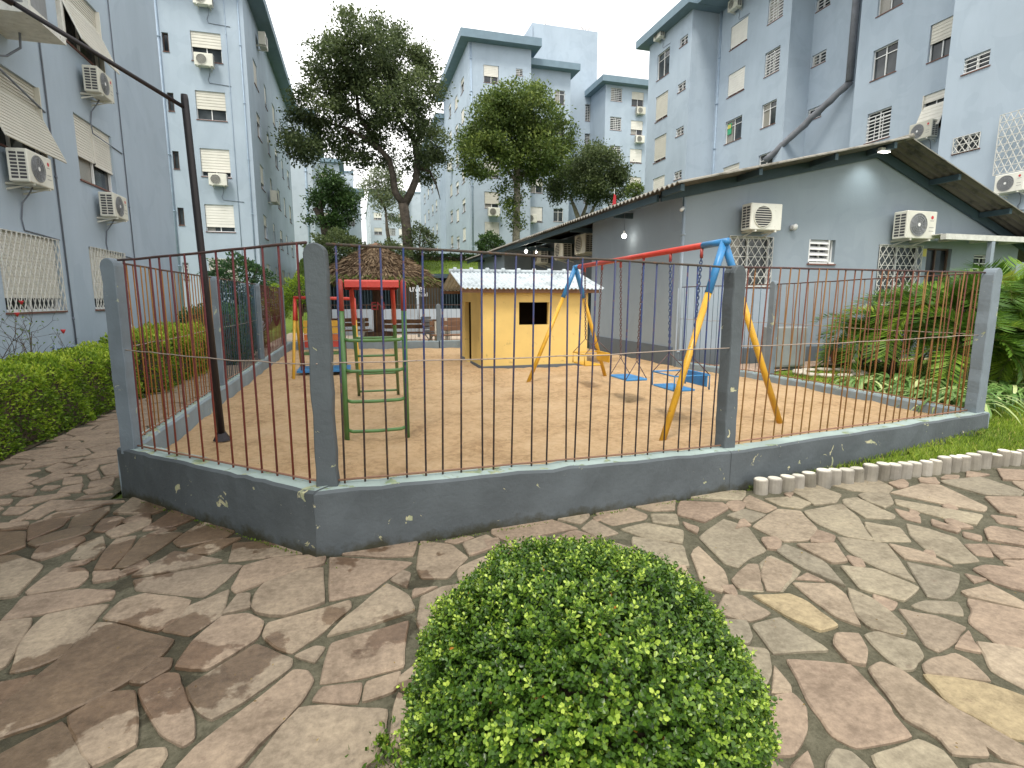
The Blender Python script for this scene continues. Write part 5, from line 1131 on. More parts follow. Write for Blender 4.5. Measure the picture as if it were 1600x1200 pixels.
# ------------------------------------------------------------------ concrete edging stubs, garden
_o = 'first second third fourth fifth sixth seventh eighth ninth tenth eleventh twelfth thirteenth fourteenth fifteenth sixteenth seventeenth eighteenth nineteenth twentieth'.split(); ORD = _o+['twenty-'+w for w in _o[:9]]+['thirtieth']+['thirty-'+w for w in _o[:9]]+['fortieth']+['forty-'+w for w in _o[:9]]
x = 3.16; k = 0
while x < 7.2:
    r = random.uniform(.052, .064); h = random.uniform(.105, .14); b_ = 3.66+random.gauss(0, .007); mb = MB(); mb.smooth = False
    mb.tube([(0, 0, -.05), (0, 0, h-.006), (0, 0, h)], [r, r, r-.006], 14); mb.mi = 1; mb.add([(.001+(r-.007)*cos(2*pi*j/14), (r-.007)*sin(2*pi*j/14), h+.0015) for j in range(14)], [list(range(14))])
    o = mb.build('edging_stub', ['concrete', 'concrete_pale']); o.location = (x+r, b_, 0); o.rotation_euler = (random.gauss(0, .03), random.gauss(0, .03), random.uniform(0, 6))
    tag(o, ORD[k]+' concrete stub from the left end of the row edging the grass', 'edging post', 'concrete stubs edging the grass strip'); x += 2*r+random.uniform(.006, .018); k += 1
def lawnz(a, b):
    if b < 3.7: return -.02
    return -.01+.20*sm((b-3.7)/1.2)
LP = [(3.15, 3.70), (7.02, 4.40), (7.0, 8.0), (6.7, 10.05), (18.9, 10.05), (18.9, 3.70)]
def garden_patch(name, poly, mat, dz, step=.12, lab=None, f=lawnz):
    xs = np.arange(min(p[0] for p in poly), max(p[0] for p in poly)+step, step); ys = np.arange(min(p[1] for p in poly), max(p[1] for p in poly)+step, step); vid = {}; vs = []; fs = []
    for j in range(len(ys)-1):
        for i in range(len(xs)-1):
            if inpoly((xs[i]+xs[i+1])/2, (ys[j]+ys[j+1])/2, poly):
                q = []
                for jj, ii in ((j, i), (j, i+1), (j+1, i+1), (j+1, i)):
                    if (jj, ii) not in vid: vid[(jj, ii)] = len(vs); vs.append((xs[ii], ys[jj], f(xs[ii], ys[jj])+dz+random.gauss(0, .004)))
                    q.append(vid[(jj, ii)])
                fs.append(q)
    mb = MB(); mb.smooth = True; mb.add(vs, fs); return tag(mb.build(name, mat), lab, kind='structure')
garden_patch('lawn', LP, 'lawn', 0, lab='lawn right of the playground')
garden_patch('gravel_bed', [(6.75, 8.6), (7.1, 8.6), (9.5, 9.3), (13, 9.6), (13, 10.02), (6.7, 10.02)], 'gravel', .025, .1, 'pinkish gravel strip along the foot of the hall wall')
garden_patch('soil_bed', [(-4.84, .2), (-3.45, .2), (-3.45, 17), (-4.84, 17)], 'soil', .0, .15, 'dark soil under the hedge by the left block', lambda a, b: .0)
gp = []
def grass(name, n, samp, hmin, hmax, label, w=.006):
    pts = []
    while len(pts) < n:
        a, b = samp()
        if a is not None: pts.append((a, b, lawnz(a, b)))
    P = np.array(pts); D = np.stack([rng.normal(0, .45, n), rng.normal(0, .45, n), np.ones(n)], 1); tt = np.clip(rng.beta(2, 2, n)+.25*(np.sin(P[:, 0]*3)*np.sin(P[:, 1]*4)), 0, .9); tt[rng.random(n) < .05] = 1
    return tag(leaf_mesh(name, P, D, unit(n), rng.uniform(hmin, hmax, n), w, tt, 'grass'), label, kind='stuff')
def s1():
    a = random.uniform(3.2, 9.5); b = 3.72+random.random()**1.2*1.9; lim = 3.78+(a-3)*.165
    if a < 6.98 and b > lim: return None, None
    return a, b
def s2_():
    a = random.uniform(7.05, 14); b = random.uniform(3.9, 9.3)
    if b > 8.4+.1*(a-7): return None, None
    return a, b
tag(grass('grass', 26000, s1, .03, .075, 'long bright green grass between the concrete stubs and the wall'), kind='stuff'); grass('grass', 26000, s2_, .03, .07, 'short grass of the garden lawn behind the playground curb', .009)
# stone ring
cx_, cy_ = 8.65, 8.25
for k in range(11):
    a_ = 2*pi*k/11; mb = MB(); mb.smooth = True; r = random.uniform(.10, .14)
    pr = [(0, .6), (.05, .85), (.07, 1), (.095, .9), (.105, .5)]; nn = 9; mb.add([(r*q*cos(2*pi*j/nn)*1.3, r*q*sin(2*pi*j/nn), z) for z, q in pr for j in range(nn)], [[i*nn+j, i*nn+(j+1) % nn, (i+1)*nn+(j+1) % nn, (i+1)*nn+j] for i in range(4) for j in range(nn)]+[[4*nn+j for j in range(nn)]])
    o = mb.build('edging_stone', 'cream_stone'); o.location = (cx_+.62*cos(a_), cy_+.42*sin(a_), .16); o.rotation_euler = (0, 0, a_+pi/2); tag(o, 'cream stone in the oval ring on the garden lawn', 'stone', 'cream stones laid in a ring on the lawn')
def pot(a, b, r, h, mat, label):
    o = empty('plant_pot', (a, b, .2), label, 'pot'); mb = MB(); mb.smooth = True
    mb.tube([(0, 0, 0), (0, 0, h*.85)], [r*.7, r*.95], 16); mb.tube([(0, 0, h*.84), (0, 0, h)], [r*1.06, r*1.06], 16); mb.build('vessel', mat, o); mb = MB(); mb.cyl((0, 0), r*.9, h-.01, h+.004, 12); mb.build('soil_fill', 'soil', o); return o
pot(10.3, 9.55, .26, .30, 'terracotta', 'round terracotta pot on the gravel at the foot of the hall wall'); pot(11.1, 9.5, .22, .32, 'pot_white', 'pale flared planter right of the terracotta pot')

# ------------------------------------------------------------------ plants
def ll(n, base): return base
def box_bush():
    c = np.array([.60, 1.36, .0]); R = .520; zc = .37; VR = .945
    sup = lambda q: 1/((q[..., 0]**2+q[..., 1]**2)**1.15+np.abs(q[..., 2])**2.3)**(1/2.3)
    o = empty('boxwood_ball', tuple(c), 'clipped round boxwood bush in the centre foreground on the paving', 'bush')
    mb = MB(); mb.smooth = True; nn, mm = 28, 14
    for_ = [(R*.80*sin(pi*i/mm)*cos(2*pi*j/nn), R*.80*sin(pi*i/mm)*sin(2*pi*j/nn), max(.02, zc+R*.68*cos(pi*i/mm))) for i in range(mm+1) for j in range(nn)]
    mb.add(for_, [[i*nn+j, i*nn+(j+1) % nn, (i+1)*nn+(j+1) % nn, (i+1)*nn+j] for i in range(mm) for j in range(nn)]); mb.build('dark_twig_core', 'twig', o)  # solid twig-brown core, added to darken the gaps between the leaves
    n = 25000; d = unit(n); d = d[(d[:, 2] > -.62)]; n = len(d)
    ph_ = np.arctan2(d[:, 1], d[:, 0]); lump = .022*np.sin(d[:, 0]*9+1)*np.sin(d[:, 1]*8)+.018*np.sin(d[:, 2]*11+d[:, 0]*6)+.012*np.sin(d[:, 1]*23+d[:, 2]*19)
    rad = R*(1+lump)-rng.uniform(0, 1, n)**1.6*.10+np.where(rng.random(n) < .05, rng.uniform(0, .03, n), 0)
    tip = d*(rad*sup(d))[:, None]*np.array([1, 1, VR])+np.array([0, 0, zc]); k = tip[:, 2] > .03; tip, d = tip[k], d[k]; n = len(tip)
    ax = d*1.0+np.array([0, 0, .55])+rng.normal(0, .38, (n, 3)); ax /= np.linalg.norm(ax, axis=1)[:, None]
    young = np.clip(rng.beta(1.5, 2.1, n)+.10*np.sin(tip[:, 0]*13+tip[:, 1]*7)*np.sin(tip[:, 1]*11+tip[:, 2]*9), 0, 1); Ps, Ds, Ns, Ls, Ts = [], [], [], [], []
    e1 = np.cross(ax, unit(n)); e1 /= np.linalg.norm(e1, axis=1)[:, None]; e2 = np.cross(ax, e1)
    for w in range(5):
        for s in (0, 1):
            if w == 4 and s == 1: continue
            ang = w*pi/2+s*pi+rng.normal(0, .25, n); rad_ = e1*np.cos(ang)[:, None]+e2*np.sin(ang)[:, None]
            up = .35+.35*(w == 0)-.05*w+ (1.2 if w == 4 else 0)*0
            D = rad_*(1 if w else .75)+ax*(.9 if w == 0 else .55); P = tip-ax*(.0105*w)[..., None] if False else tip-ax*.0115*w
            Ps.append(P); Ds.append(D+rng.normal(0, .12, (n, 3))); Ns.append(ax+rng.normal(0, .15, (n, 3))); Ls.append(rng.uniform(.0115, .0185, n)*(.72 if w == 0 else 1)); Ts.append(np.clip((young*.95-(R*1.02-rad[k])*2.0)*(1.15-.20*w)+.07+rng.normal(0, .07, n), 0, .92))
    P, D, Nn, L, T = map(np.concatenate, (Ps, Ds, Ns, Ls, Ts)); T[rng.random(len(T)) < .0012] = 1
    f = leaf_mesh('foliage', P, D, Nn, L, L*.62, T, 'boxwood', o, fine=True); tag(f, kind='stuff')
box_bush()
def weeds(cx, cy, n, r, h, mat, label, z0=0, L=(.03, .06)):
    P = np.stack([cx+rng.normal(0, r, n), cy+rng.normal(0, r, n), z0+rng.uniform(0, h, n)], 1); D = np.stack([rng.normal(0, .6, n), rng.normal(0, .6, n), np.full(n, .8)], 1)
    return tag(leaf_mesh('weeds', P, D, unit(n), rng.uniform(*L, n), .014, rng.beta(2, 2, n), mat), label, kind='stuff')
p = at(620, 1190, z=0); weeds(p[0]+.02, p[1]-.02, 350, .07, .05, 'boxwood', 'small weeds sprouting at the foot of the boxwood', 0, (.015, .035))
p = at(598, 1165, z=0); weeds(p[0], p[1], 60, .012, .03, 'boxwood', 'weed tuft in a paving joint', 0, (.015, .03))
for i, (x, y) in enumerate(((700, 842), (820, 825), (950, 795), (1060, 778), (330, 800), (400, 828), (450, 848), (250, 775), (1150, 762))):
    p = at(x, y, z=0); n = 60; P = np.stack([p[0]+rng.normal(0, .14, n), p[1]+rng.normal(0, .02, n)+.01, np.zeros(n)], 1)
    if i < 4 or i == 8: P[:, 1] = np.interp(P[:, 0], [-.3, 2.97, 3.2], [3.40, 3.72, 3.74])-.01-rng.uniform(0, .03, n)
    else: P[:, 1] = 5.06+(P[:, 0]+1.94)*(-1.0)-.03-rng.uniform(0, .03, n)
    tag(leaf_mesh('moss_tuft', P, np.stack([rng.normal(0, .5, n), rng.normal(0, .5, n), np.full(n, .7)], 1), unit(n), rng.uniform(.006, .018, n), .008, rng.uniform(0, .5, n), 'grass'), 'mossy tufts in the joint between paving and wall', kind='stuff')
# fallen leaves
for i, (x, y, l, t, s) in enumerate(((157, 1035, 'tiny yellow leaf lying on the wet dark slab', 1, .03), (234, 1011, 'green pod shaped leaf lying on the large pale slab', .3, .085), (655, 948, 'dry brown leaf beside the boxwood', 0, .05), (213, 1173, 'small pale leaf near the bottom left corner', .95, .03))):
    p = at(x, y, z=.018); tag(leaf_mesh('fallen_leaf', np.array([[0., 0, 0]]), np.array([[1., .5, .05]]), np.array([[0., 0, 1]]), s, s*.35, np.array([t]), 'dry_leaf' if i != 1 else 'strap', None, True, p), l, 'leaf')
n = 420; P = np.stack([rng.uniform(-3.3, 6, n), rng.uniform(1, 5, n), np.full(n, .02)], 1); P = P[[in_pave(a, b) for a, b in P[:, :2]]]; n = len(P)
tag(leaf_mesh('leaf_litter', P, unit(n)*np.array([1, 1, .15]), np.tile([0, 0, 1.], (n, 1))+rng.normal(0, .2, (n, 3)), rng.uniform(.006, .018, n), rng.uniform(.004, .009, n), rng.uniform(0, .6, n), 'dry_leaf'), 'crumbs of leaf and twig scattered over the paving', kind='stuff')
n = 260; P = np.stack([rng.uniform(-1.6, 6.5, n), rng.uniform(4, 12, n), np.full(n, .225)], 1); P = P[[inpoly(a, b, SP) for a, b in P[:, :2]]]; n = len(P)
tag(leaf_mesh('leaf_litter', P, unit(n)*np.array([1, 1, .15]), np.tile([0, 0, 1.], (n, 1)), rng.uniform(.01, .035, n), rng.uniform(.006, .015, n), rng.uniform(0, .5, n), 'dry_leaf'), 'dry leaf crumbs scattered on the sand', kind='stuff')
def hedge(label, a0, a1, b0, b1, z0, z1, n, mat, L=(.025, .045), wob=.05, name='hedge', fine=False):
    o = empty(name, ((a0+a1)/2, (b0+b1)/2, z0), label, 'hedge' if name == 'hedge' else 'shrub'); c = np.array(o.location); hs = np.array([(a1-a0)/2, (b1-b0)/2, (z1-z0)/2])
    mb = MB(); m_ = .07; mb.box(-hs[0]+m_*1.5, hs[0]-m_*1.5, -hs[1]+m_, hs[1]-m_, .03, 2*hs[2]-m_*1.6); mb.build('stems', 'twig', o)
    A = [2*hs[0]*2*hs[1], 2*hs[1]*2*hs[2]*2, 2*hs[0]*2*hs[2]*2]; f = rng.choice(3, n, p=np.array(A)/sum(A)); u = rng.uniform(-1, 1, (n, 3)); Nn = np.zeros((n, 3))
    k = f == 0; u[k, 2] = 1; Nn[k, 2] = 1; k = f == 1; sg = np.sign(rng.normal(size=k.sum())); u[k, 0] = sg; Nn[k, 0] = sg; k = f == 2; sg = np.sign(rng.normal(size=k.sum())); u[k, 1] = sg; Nn[k, 1] = sg
    P = u*hs; P[:, 2] += hs[2]; r_ = np.clip(np.abs(P[:, :2])/hs[:2], 0, 1); edge = (np.abs(u[:, 0])**6)*(u[:, 2] > .6)*.08; P[:, 2] -= edge
    G = P+c; wv = wob*(np.sin(G[:, 1]*5.1+G[:, 2]*4)*np.sin(G[:, 0]*6+G[:, 1]*2.3)+.5*np.sin(G[:, 1]*13+G[:, 2]*11)); P += Nn*(wv-rng.uniform(0, .10, n))[:, None]
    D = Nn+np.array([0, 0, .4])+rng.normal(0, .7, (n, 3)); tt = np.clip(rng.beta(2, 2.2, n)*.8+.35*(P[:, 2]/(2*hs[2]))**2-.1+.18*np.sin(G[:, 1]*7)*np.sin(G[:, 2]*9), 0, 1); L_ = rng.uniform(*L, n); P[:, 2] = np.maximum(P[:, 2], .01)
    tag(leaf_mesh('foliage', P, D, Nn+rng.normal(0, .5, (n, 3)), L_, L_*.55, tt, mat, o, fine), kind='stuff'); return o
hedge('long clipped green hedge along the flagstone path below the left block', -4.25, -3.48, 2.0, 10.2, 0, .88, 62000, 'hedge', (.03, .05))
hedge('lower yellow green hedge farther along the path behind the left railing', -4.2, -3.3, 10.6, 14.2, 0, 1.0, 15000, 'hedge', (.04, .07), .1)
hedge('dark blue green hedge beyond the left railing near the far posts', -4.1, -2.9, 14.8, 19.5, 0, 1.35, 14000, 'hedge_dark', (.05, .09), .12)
hedge('clipped hedge on the grass bank left of the big tree', -2.5, 4, 27.6, 28.4, 1.0, 2.2, 6000, 'hedge_dark', (.1, .16), .1)
hedge('clipped hedge along the top of the grass bank right of the big tree', 3.4, 10.5, 35.5, 36.2, 3.7, 4.45, 6000, 'tree_vivid', (.1, .16), .05)
def clumps(name, label, cat, base, trunk, limbs, balls, n, mat, L, barkm='bark', sub=60, sig=.30, droop=0, thin=1.0, tr=None):
    o = empty(name, base, label, cat); mb = MB(); mb.smooth = True; c = np.array(base)
    mb.tube([tuple(np.array(p)-c) for p in trunk[0]], trunk[1], 9); mb.build('trunk', barkm, o)
    for pts, rad in limbs: mb = MB(); mb.smooth = True; mb.tube([tuple(np.array(p)-c) for p in pts], rad, 7); mb.build('limb', barkm, o)
    vol = np.array([b[1]*b[2]*b[3] if len(b) > 3 else 1 for b in balls])**.75; vol /= vol.sum(); Ps, Ds, Ts = [], [], []
    for (cc, rx, ry, rz), v in zip(balls, vol):
        ns = max(4, int(sub*v*len(balls))); d = unit(ns); rr = rng.uniform(.45, 1, ns)**.6; sc = np.array(cc)-c+d*rr[:, None]*np.array([rx, ry, rz]); m = int(n*v/ns); 
        for q, dd, r1 in zip(sc, d, rr):
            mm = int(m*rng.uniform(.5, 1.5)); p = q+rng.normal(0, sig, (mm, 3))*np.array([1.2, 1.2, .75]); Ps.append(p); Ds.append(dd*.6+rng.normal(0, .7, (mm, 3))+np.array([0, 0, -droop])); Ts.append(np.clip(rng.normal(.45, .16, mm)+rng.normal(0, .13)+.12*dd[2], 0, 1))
    P, D, T = np.concatenate(Ps), np.concatenate(Ds), np.concatenate(Ts); nn = len(P); L_ = rng.uniform(L*.7, L*1.3, nn)
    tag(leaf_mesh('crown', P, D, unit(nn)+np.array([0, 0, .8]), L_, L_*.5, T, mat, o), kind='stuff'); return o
def Q(x, y, b): return at(x, y, b=b)
# big tree, centre
b0 = 33.0
tr_ = [Q(638, 410, b0), Q(637, 380, b0), Q(634, 345, b0), Q(630, 318, b0)]
balls = []
for x, y, r in ((575, 62, 52), (520, 95, 44), (630, 90, 46), (655, 125, 34), (500, 150, 42), (560, 140, 50), (620, 160, 42), (475, 195, 30), (465, 215, 24), (520, 205, 34), (575, 205, 36), (645, 190, 24), (480, 225, 18), (555, 240, 20), (660, 215, 34), (655, 250, 28), (680, 235, 18), (535, 75, 30), (600, 45, 30), (512, 270, 12), (610, 235, 20), (668, 175, 14), (590, 115, 40)):
    w = r/25.5*.90; balls.append((tuple(np.array(Q(x, y+13, b0+random.uniform(-2, 2)))), w, w*1.2, w*.8))
limbs = [([Q(630, 320, b0), Q(617, 300, b0), Q(614, 275, b0), Q(608, 250, b0), Q(592, 232, b0-.3), Q(568, 215, b0-.5), Q(540, 200, b0), Q(505, 190, b0)], [.22, .20, .18, .17, .15, .12, .08, .04]),
         ([Q(632, 320, b0), Q(642, 300, b0), Q(650, 280, b0), Q(652, 255, b0), Q(648, 225, b0), Q(640, 205, b0), Q(622, 185, b0), Q(615, 150, b0)], [.24, .22, .2, .18, .16, .13, .1, .05]),
         ([Q(648, 225, b0), Q(660, 205, b0), Q(672, 185, b0)], [.14, .1, .05]), ([Q(592, 232, b0), Q(560, 180, b0), Q(555, 120, b0)], [.16, .11, .05]), ([Q(622, 185, b0), Q(630, 165, b0), Q(655, 155, b0)], [.12, .09, .04]),
         ([Q(652, 262, b0), Q(672, 268, b0), Q(682, 290, b0), Q(688, 312, b0)], [.10, .07, .05, .02])]
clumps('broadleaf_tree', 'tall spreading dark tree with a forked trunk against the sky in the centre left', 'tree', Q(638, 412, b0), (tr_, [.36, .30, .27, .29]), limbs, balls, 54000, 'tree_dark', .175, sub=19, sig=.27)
# round tree
b0 = 36.0; balls = []
for x, y, r in ((805, 165, 32), (770, 185, 34), (840, 180, 34), (865, 215, 28), (745, 215, 26), (800, 215, 44), (845, 235, 34), (760, 245, 34), (735, 225, 16), (815, 255, 32), (860, 250, 22), (790, 190, 36), (835, 150, 16), (775, 155, 18), (745, 262, 14), (840, 270, 16), (880, 225, 12)):
    w = r/21.5; balls.append((tuple(np.array(Q(x, y, b0+random.uniform(-1.5, 1.5)))), w, w*1.2, w*.85))
clumps('round_tree', 'round crowned green tree on a bare pale trunk before the central block', 'tree', Q(806, 400, b0), ([Q(806, 400, b0), Q(807, 350, b0), Q(808, 310, b0), Q(808, 270, b0), Q(808, 230, b0)], [.28, .24, .22, .25, .1]),
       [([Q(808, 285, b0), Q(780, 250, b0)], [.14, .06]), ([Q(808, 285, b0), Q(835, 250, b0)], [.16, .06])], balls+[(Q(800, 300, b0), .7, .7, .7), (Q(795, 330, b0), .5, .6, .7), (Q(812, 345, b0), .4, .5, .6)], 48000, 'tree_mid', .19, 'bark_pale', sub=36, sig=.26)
# right darker tree behind hall
b0 = 39.0; balls = []
for x, y, r in ((925, 255, 26), (900, 265, 24), (950, 265, 24), (885, 290, 22), (920, 290, 28), (955, 290, 22), (875, 300, 14), (965, 275, 14), (930, 240, 14), (970, 295, 8)):
    w = r/19; balls.append((Q(x, y, b0+random.uniform(-1.5, 1.5)), w, w*1.2, w*.85))
clumps('broadleaf_tree', 'smaller dark tree with several pale stems showing above the hall roof', 'tree', Q(905, 370, b0), ([Q(905, 370, b0), Q(905, 345, b0), Q(898, 325, b0), Q(890, 305, b0)], [.22, .2, .14, .06]), [([Q(905, 350, b0), Q(915, 325, b0), Q(925, 290, b0)], [.16, .12, .05]), ([Q(918, 345, b0), Q(930, 320, b0), Q(945, 300, b0)], [.14, .1, .04])], balls, 22000, 'tree_dark', .19, 'bark_pale', sub=30, sig=.28)
# left small tree with thick stems
b0 = 30.0; balls = []
for x, y, r in ((515, 280, 14), (525, 300, 22), (505, 310, 14), (540, 325, 20), (525, 340, 16), (510, 350, 10), (548, 308, 10), (530, 360, 12), (490, 320, 10), (490, 345, 9), (550, 335, 10), (500, 290, 8)):
    w = r/38; balls.append((Q(x, y, b0+random.uniform(-.8, .8)), w, w*1.2, w))
clumps('broadleaf_tree', 'small dense green tree with thick dark stems right of the left block', 'tree', Q(512, 410, b0), ([Q(512, 410, b0), Q(511, 370, b0), Q(505, 345, b0), Q(492, 325, b0)], [.28, .26, .22, .12]), [([Q(512, 372, b0), Q(522, 345, b0), Q(527, 310, b0)], [.2, .16, .06]), ([Q(505, 345, b0), Q(500, 320, b0), Q(503, 300, b0)], [.12, .1, .05])], balls, 9000, 'tree_vivid', .15, sub=9, sig=.17)
b0 = 52; balls = [(Q(x, y, b0+random.uniform(-1, 1)), r/16, r/14, r/18) for x, y, r in ((600, 280, 20), (585, 300, 18), (615, 300, 16), (600, 320, 16), (620, 345, 12), (605, 272, 14))]
clumps('thin_tree', 'thin pale grey green tree in the gap left of the big forked trunk', 'tree', Q(612, 400, b0), ([Q(612, 400, b0), Q(605, 360, b0), Q(602, 320, b0)], [.2, .16, .06]), [([Q(603, 330, b0), Q(590, 300, b0)], [.1, .04])], balls, 7000, 'tree_pale', .2, sub=22, sig=.34)
def shrub(label, x, y, b, rx, rz, n, mat, L=.12, zoff=0):
    c = Q(x, y, b); bs = (c[0], c[1], c[2]-rz); o = empty('shrub', bs, label, 'shrub')
    mb = MB(); mb.smooth = True
    for k in range(5): a = random.uniform(0, 6.28); mb.tube([(0, 0, -.3), (rx*.3*cos(a), rx*.3*sin(a), rz*.7), (rx*.6*cos(a), rx*.6*sin(a), rz*1.5)], [.04, .03, .012], 5)
    mb.build('stem', 'bark', o); d = unit(n); r_ = rng.uniform(.35, 1, n)**.5; P = d*r_[:, None]*np.array([rx, rx, rz])*(1+.18*np.sin(d[:, 0]*7+d[:, 2]*9)[:, None])+np.array([0, 0, rz]); L_ = rng.uniform(.7, 1.3, n)*L
    tag(leaf_mesh('foliage', P, d+rng.normal(0, .7, (n, 3)), unit(n)+np.array([0, 0, .7]), L_, L_*.5, np.clip(rng.normal(.45, .2, n)+.15*d[:, 2], 0, 1), mat, o), kind='stuff')
shrub('large dark rounded shrub mass behind the corner post below the small tree', 530, 395, 27, 1.4, .95, 9000, 'tree_dark', .13); shrub('dark shrub at the foot of the big forked tree', 612, 400, 30.5, 1.0, .8, 3500, 'tree_dark'); shrub('airy bush to the right of the big tree trunk', 655, 378, 33, 1.0, 1.0, 2500, 'tree_dark', .14)
shrub('bright green bush in front of the central block beside the hall roof', 766, 385, 31, .75, .75, 4500, 'tree_vivid'); shrub('yellow green shrub behind the far end of the left railing', 470, 455, 19, .55, .5, 3000, 'hedge', .07); shrub('rounded yellow green shrub growing beyond the left hedge', 262, 535, 12.4, .55, .36, 5500, 'hedge', .05)
shrub('dark teal bush leaning over the path near the far left posts', 375, 440, 17.5, .9, .75, 5000, 'hedge_dark', .09); shrub('low orange green shrub seen through the red railing', 430, 470, 21.5, .8, .6, 3500, 'hedge', .08); shrub('small potted looking shrub above the hall eave at right', 992, 297, 34, .6, .5, 1200, 'tree_mid', .14)
# bare flowering shrub
fs_ = empty('bare_shrub', (-4.3, 8.6, .1), 'nearly bare twiggy shrub with small red flowers behind the hedge at the left edge', 'shrub'); mb = MB(); mb.smooth = True; tips = []
def branch(p, d, r, k):
    pts = [p]
    for _ in range(4): d = (d+Vector((random.gauss(0, .2), random.gauss(0, .2), random.gauss(.03, .12)))).normalized(); p = p+d*(.13*k/3); pts.append(p)
    mb.tube(pts, [r*(1-.12*i) for i in range(5)], 4)
    if k > 1:
        for _ in range(3): branch(pts[random.choice((2, 3, 4))], (d+Vector((random.gauss(0, .6), random.gauss(0, .6), random.gauss(.1, .4)))).normalized(), r*.55, k-1)
    else: tips.append(tuple(p))
for _ in range(6): branch(Vector((random.uniform(-.2, .2), random.uniform(-.5, .5), 0)), Vector((random.gauss(0, .3), random.gauss(0, .6), 1)).normalized(), .013, 4)
mb.build('branches', 'twig', fs_); tp_ = np.array(tips); k = rng.choice(len(tp_), min(60, len(tp_)), False); leaf_mesh('leaves', tp_, unit(len(tp_)), unit(len(tp_)), .04, .02, rng.uniform(0, .6, len(tp_)), 'hedge', fs_)
for _ in range(5):
    q = Vector(random.choice(tips)); mb = MB(); mb.smooth = True; mb.tube([q, q+Vector((0, 0, .03)), q+Vector((0, 0, .05))], [.008, .022, .03], 6); mb.build('flower_head', 'red_print', fs_)
# strappy lilies
def strap(a, b, label, n=75, Ls=(.35, .65), z=.17):
    o = empty('lily_clump', (a, b, z), label, 'plant', 'strappy lily clumps in the garden bed'); mb = MB(); mb.smooth = True; tints = []
    for _ in range(n):
        th = random.uniform(0, 2*pi); L = random.uniform(*Ls)*1.25; r0 = random.uniform(0, .1); w = random.uniform(.016, .028); ox, oy = r0*cos(th), r0*sin(th); e = random.uniform(.85, 1.5); tn = random.random()*.75 if random.random() > .07 else 1; c = Vector((-sin(th), cos(th), 0)); P = []; x = z_ = 0; el = e
        for k in range(7): P.append(Vector((ox+x*cos(th), oy+x*sin(th), z_))); x += L/6*cos(el); z_ += L/6*sin(el); el -= e*.42
        for p in P: p.z = max(p.z, .01)
        wd = [.6, .9, 1, 1, .9, .6, .08]; mb.add([q for k, p in enumerate(P) for q in (p-c*w*wd[k], p+Vector((0, 0, -.006)), p+c*w*wd[k])], [[3*k+j, 3*k+j+1, 3*k+j+4, 3*k+j+3] for k in range(6) for j in range(2)]); tints += [min(1, tn+.03*(i//3)) for i in range(21)]
    f = mb.build('leaves', 'strap', o); at_ = f.data.attributes.new('tint', 'FLOAT', 'POINT'); at_.data.foreach_set('value', tints)
lil = ((7.45, 5.35), (7.75, 5.95), (7.5, 6.55), (8.1, 5.3), (8.5, 5.9), (8.2, 6.6), (8.75, 5.25), (9.2, 5.7), (9.6, 5.2), (7.35, 4.95), (9.0, 6.5), (10.2, 5.5))
words = ('nearest the right end post', 'just behind the curb, second from the post', 'at the far left end of the bed', 'right of the end post', 'in the middle of the bed', 'at the foot of the palms', 'in full view right of the railing', 'right of the fully visible clump', 'at the right photo edge', 'lowest one against the curb corner', 'deep in the bed under the palm fronds', 'partly cut by the right photo edge')
for (a, b), w_ in zip(lil, words): strap(a, b, 'bright green lily clump '+w_, random.randint(60, 90))
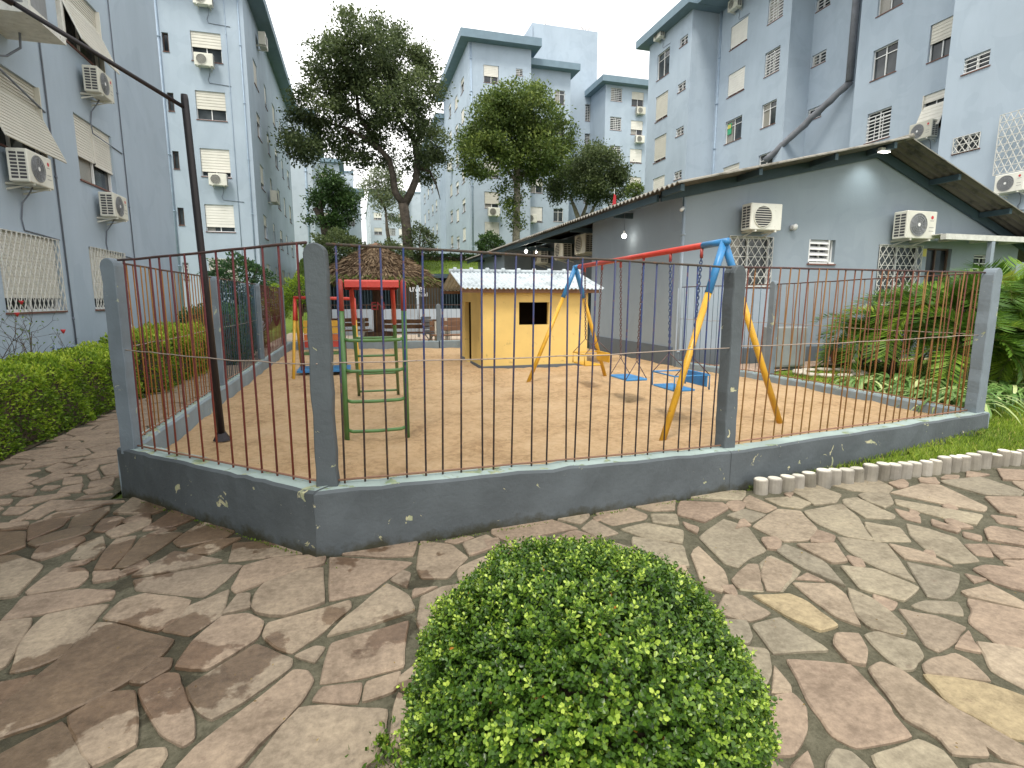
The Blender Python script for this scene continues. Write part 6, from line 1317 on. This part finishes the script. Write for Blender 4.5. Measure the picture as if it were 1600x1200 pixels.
# palms
plain('stalk', (.16, .17, .04), .6, .3, 8, bmp=0)
def palm(a, b, h, nf, label, R=1.3, seed=0, z=.2, up=.9):
    rs = random.Random(seed); o = empty('palm', (a, b, z), label, 'palm', 'palms in the garden corner'); mb = MB(); mb.smooth = True; stems = MB(); stems.smooth = True; P, D, Nn, L, T = [], [], [], [], []
    stems.tube([(0, 0, -.1), (rs.gauss(0, .05), rs.gauss(0, .05), h*.5), (rs.gauss(0, .07), rs.gauss(0, .07), h)], [.06, .045, .04], 7)
    for f in range(nf):
        th = 2.4*f+rs.gauss(0, .2); el = rs.uniform(.15, 1.4)*up; Lf = R*rs.uniform(.75, 1.15); x = 0; zz = h-rs.uniform(0, .25)*h; e = el; pts = []; dirs = []
        for k in range(13): pts.append(Vector((x*cos(th), x*sin(th), zz))); dirs.append(Vector((cos(th)*cos(e), sin(th)*cos(e), sin(e)))); x += Lf/12*cos(e); zz += Lf/12*sin(e); e -= .12+.10*k/12
        mb.tube(pts, [.009*(1-.07*k) for k in range(13)], 4); side = Vector((-sin(th), cos(th), 0)); tn = rs.uniform(.1, .8) if rs.random() > .08 else 1
        for k in range(44):
            t = 1.2+10.7*k/43; i = int(t); p = pts[min(i, 11)].lerp(pts[min(i+1, 12)], t-i); d = dirs[min(i, 12)]
            for s in (-1, 1): P.append(p[:]); D.append((side*s*.8+d*.75+Vector((0, 0, .25+rs.gauss(0, .1))))[:]); Nn.append((d.cross(side)*-1)[:]); L.append(Lf*.34*(1-.6*abs(k/43-.35))); T.append(min(1, max(0, tn+rs.gauss(0, .1))))
    stems.build('trunk', 'terracotta' if False else 'bark', o); mb.build('frond_stalks', 'stalk', o); tag(leaf_mesh('fronds', np.array(P), np.array(D), np.array(Nn), np.array(L), .024, np.array(T), 'palm', o), kind='stuff')
pl_ = [(9.7, 7.9, .95, 28, 'feathery palm leftmost of the garden palms, its fronds reaching before the lattice window', 1.2), (9.9, 7.0, 1.25, 36, 'feathery palm second from the left with upright fronds', 1.25), (10.7, 8.2, 1.25, 34, 'palm before the dark doorway of the hall', 1.3), (9.3, 6.3, .75, 32, 'low palm with drooping fronds just behind the lily bed', 1.05),
       (11.0, 7.0, 1.45, 36, 'tallest palm of the garden group near the right photo edge', 1.35), (10.3, 5.7, .85, 36, 'bushy palm right of the end post beside the lilies', 1.2), (12.2, 7.6, 1.3, 30, 'palm farthest right, mostly outside the photo', 1.3), (9.9, 8.7, .6, 26, 'short palm growing at the gravel edge behind the others', 1.0), (10.3, 6.4, .8, 34, 'short dark palm in the heart of the group', 1.15), (11.6, 6.1, 1.1, 34, 'palm at the extreme right of the garden corner', 1.3)]
for i, (a, b, h, nf, l, R) in enumerate(pl_): palm(a, b, h, nf, l, R, i)
# grass on the far bank
n = 16000; P = np.stack([rng.uniform(-3, 12, n), rng.uniform(27.5, 36.5, n), np.zeros(n)], 1); P[:, 2] = [gnd(a, b) for a, b in P[:, :2]]
tag(leaf_mesh('bank_grass', P, np.stack([rng.normal(0, .5, n), rng.normal(0, .5, n), np.ones(n)], 1), unit(n), rng.uniform(.06, .16, n), .03, np.clip(rng.beta(2, 2, n)*.85, 0, 1), 'grass'), 'grass covering the sloping bank behind the kiosk', kind='stuff')
# red flag near the hall roof
rf = empty('red_banner', Q(960, 318, 33), 'small red cloth hanging from a stick behind the hall roof', 'flag'); mb = MB(); mb.quad((-.2, 0, -.5), (.15, .02, -.6), (.1, 0, .5), (-.05, 0, .6)); mb.build('cloth', 'red_print', rf); mb = MB(); mb.tube([(0, .03, -1.5), (0, .03, .9)], .02, 5); mb.build('stick', 'white_metal', rf)
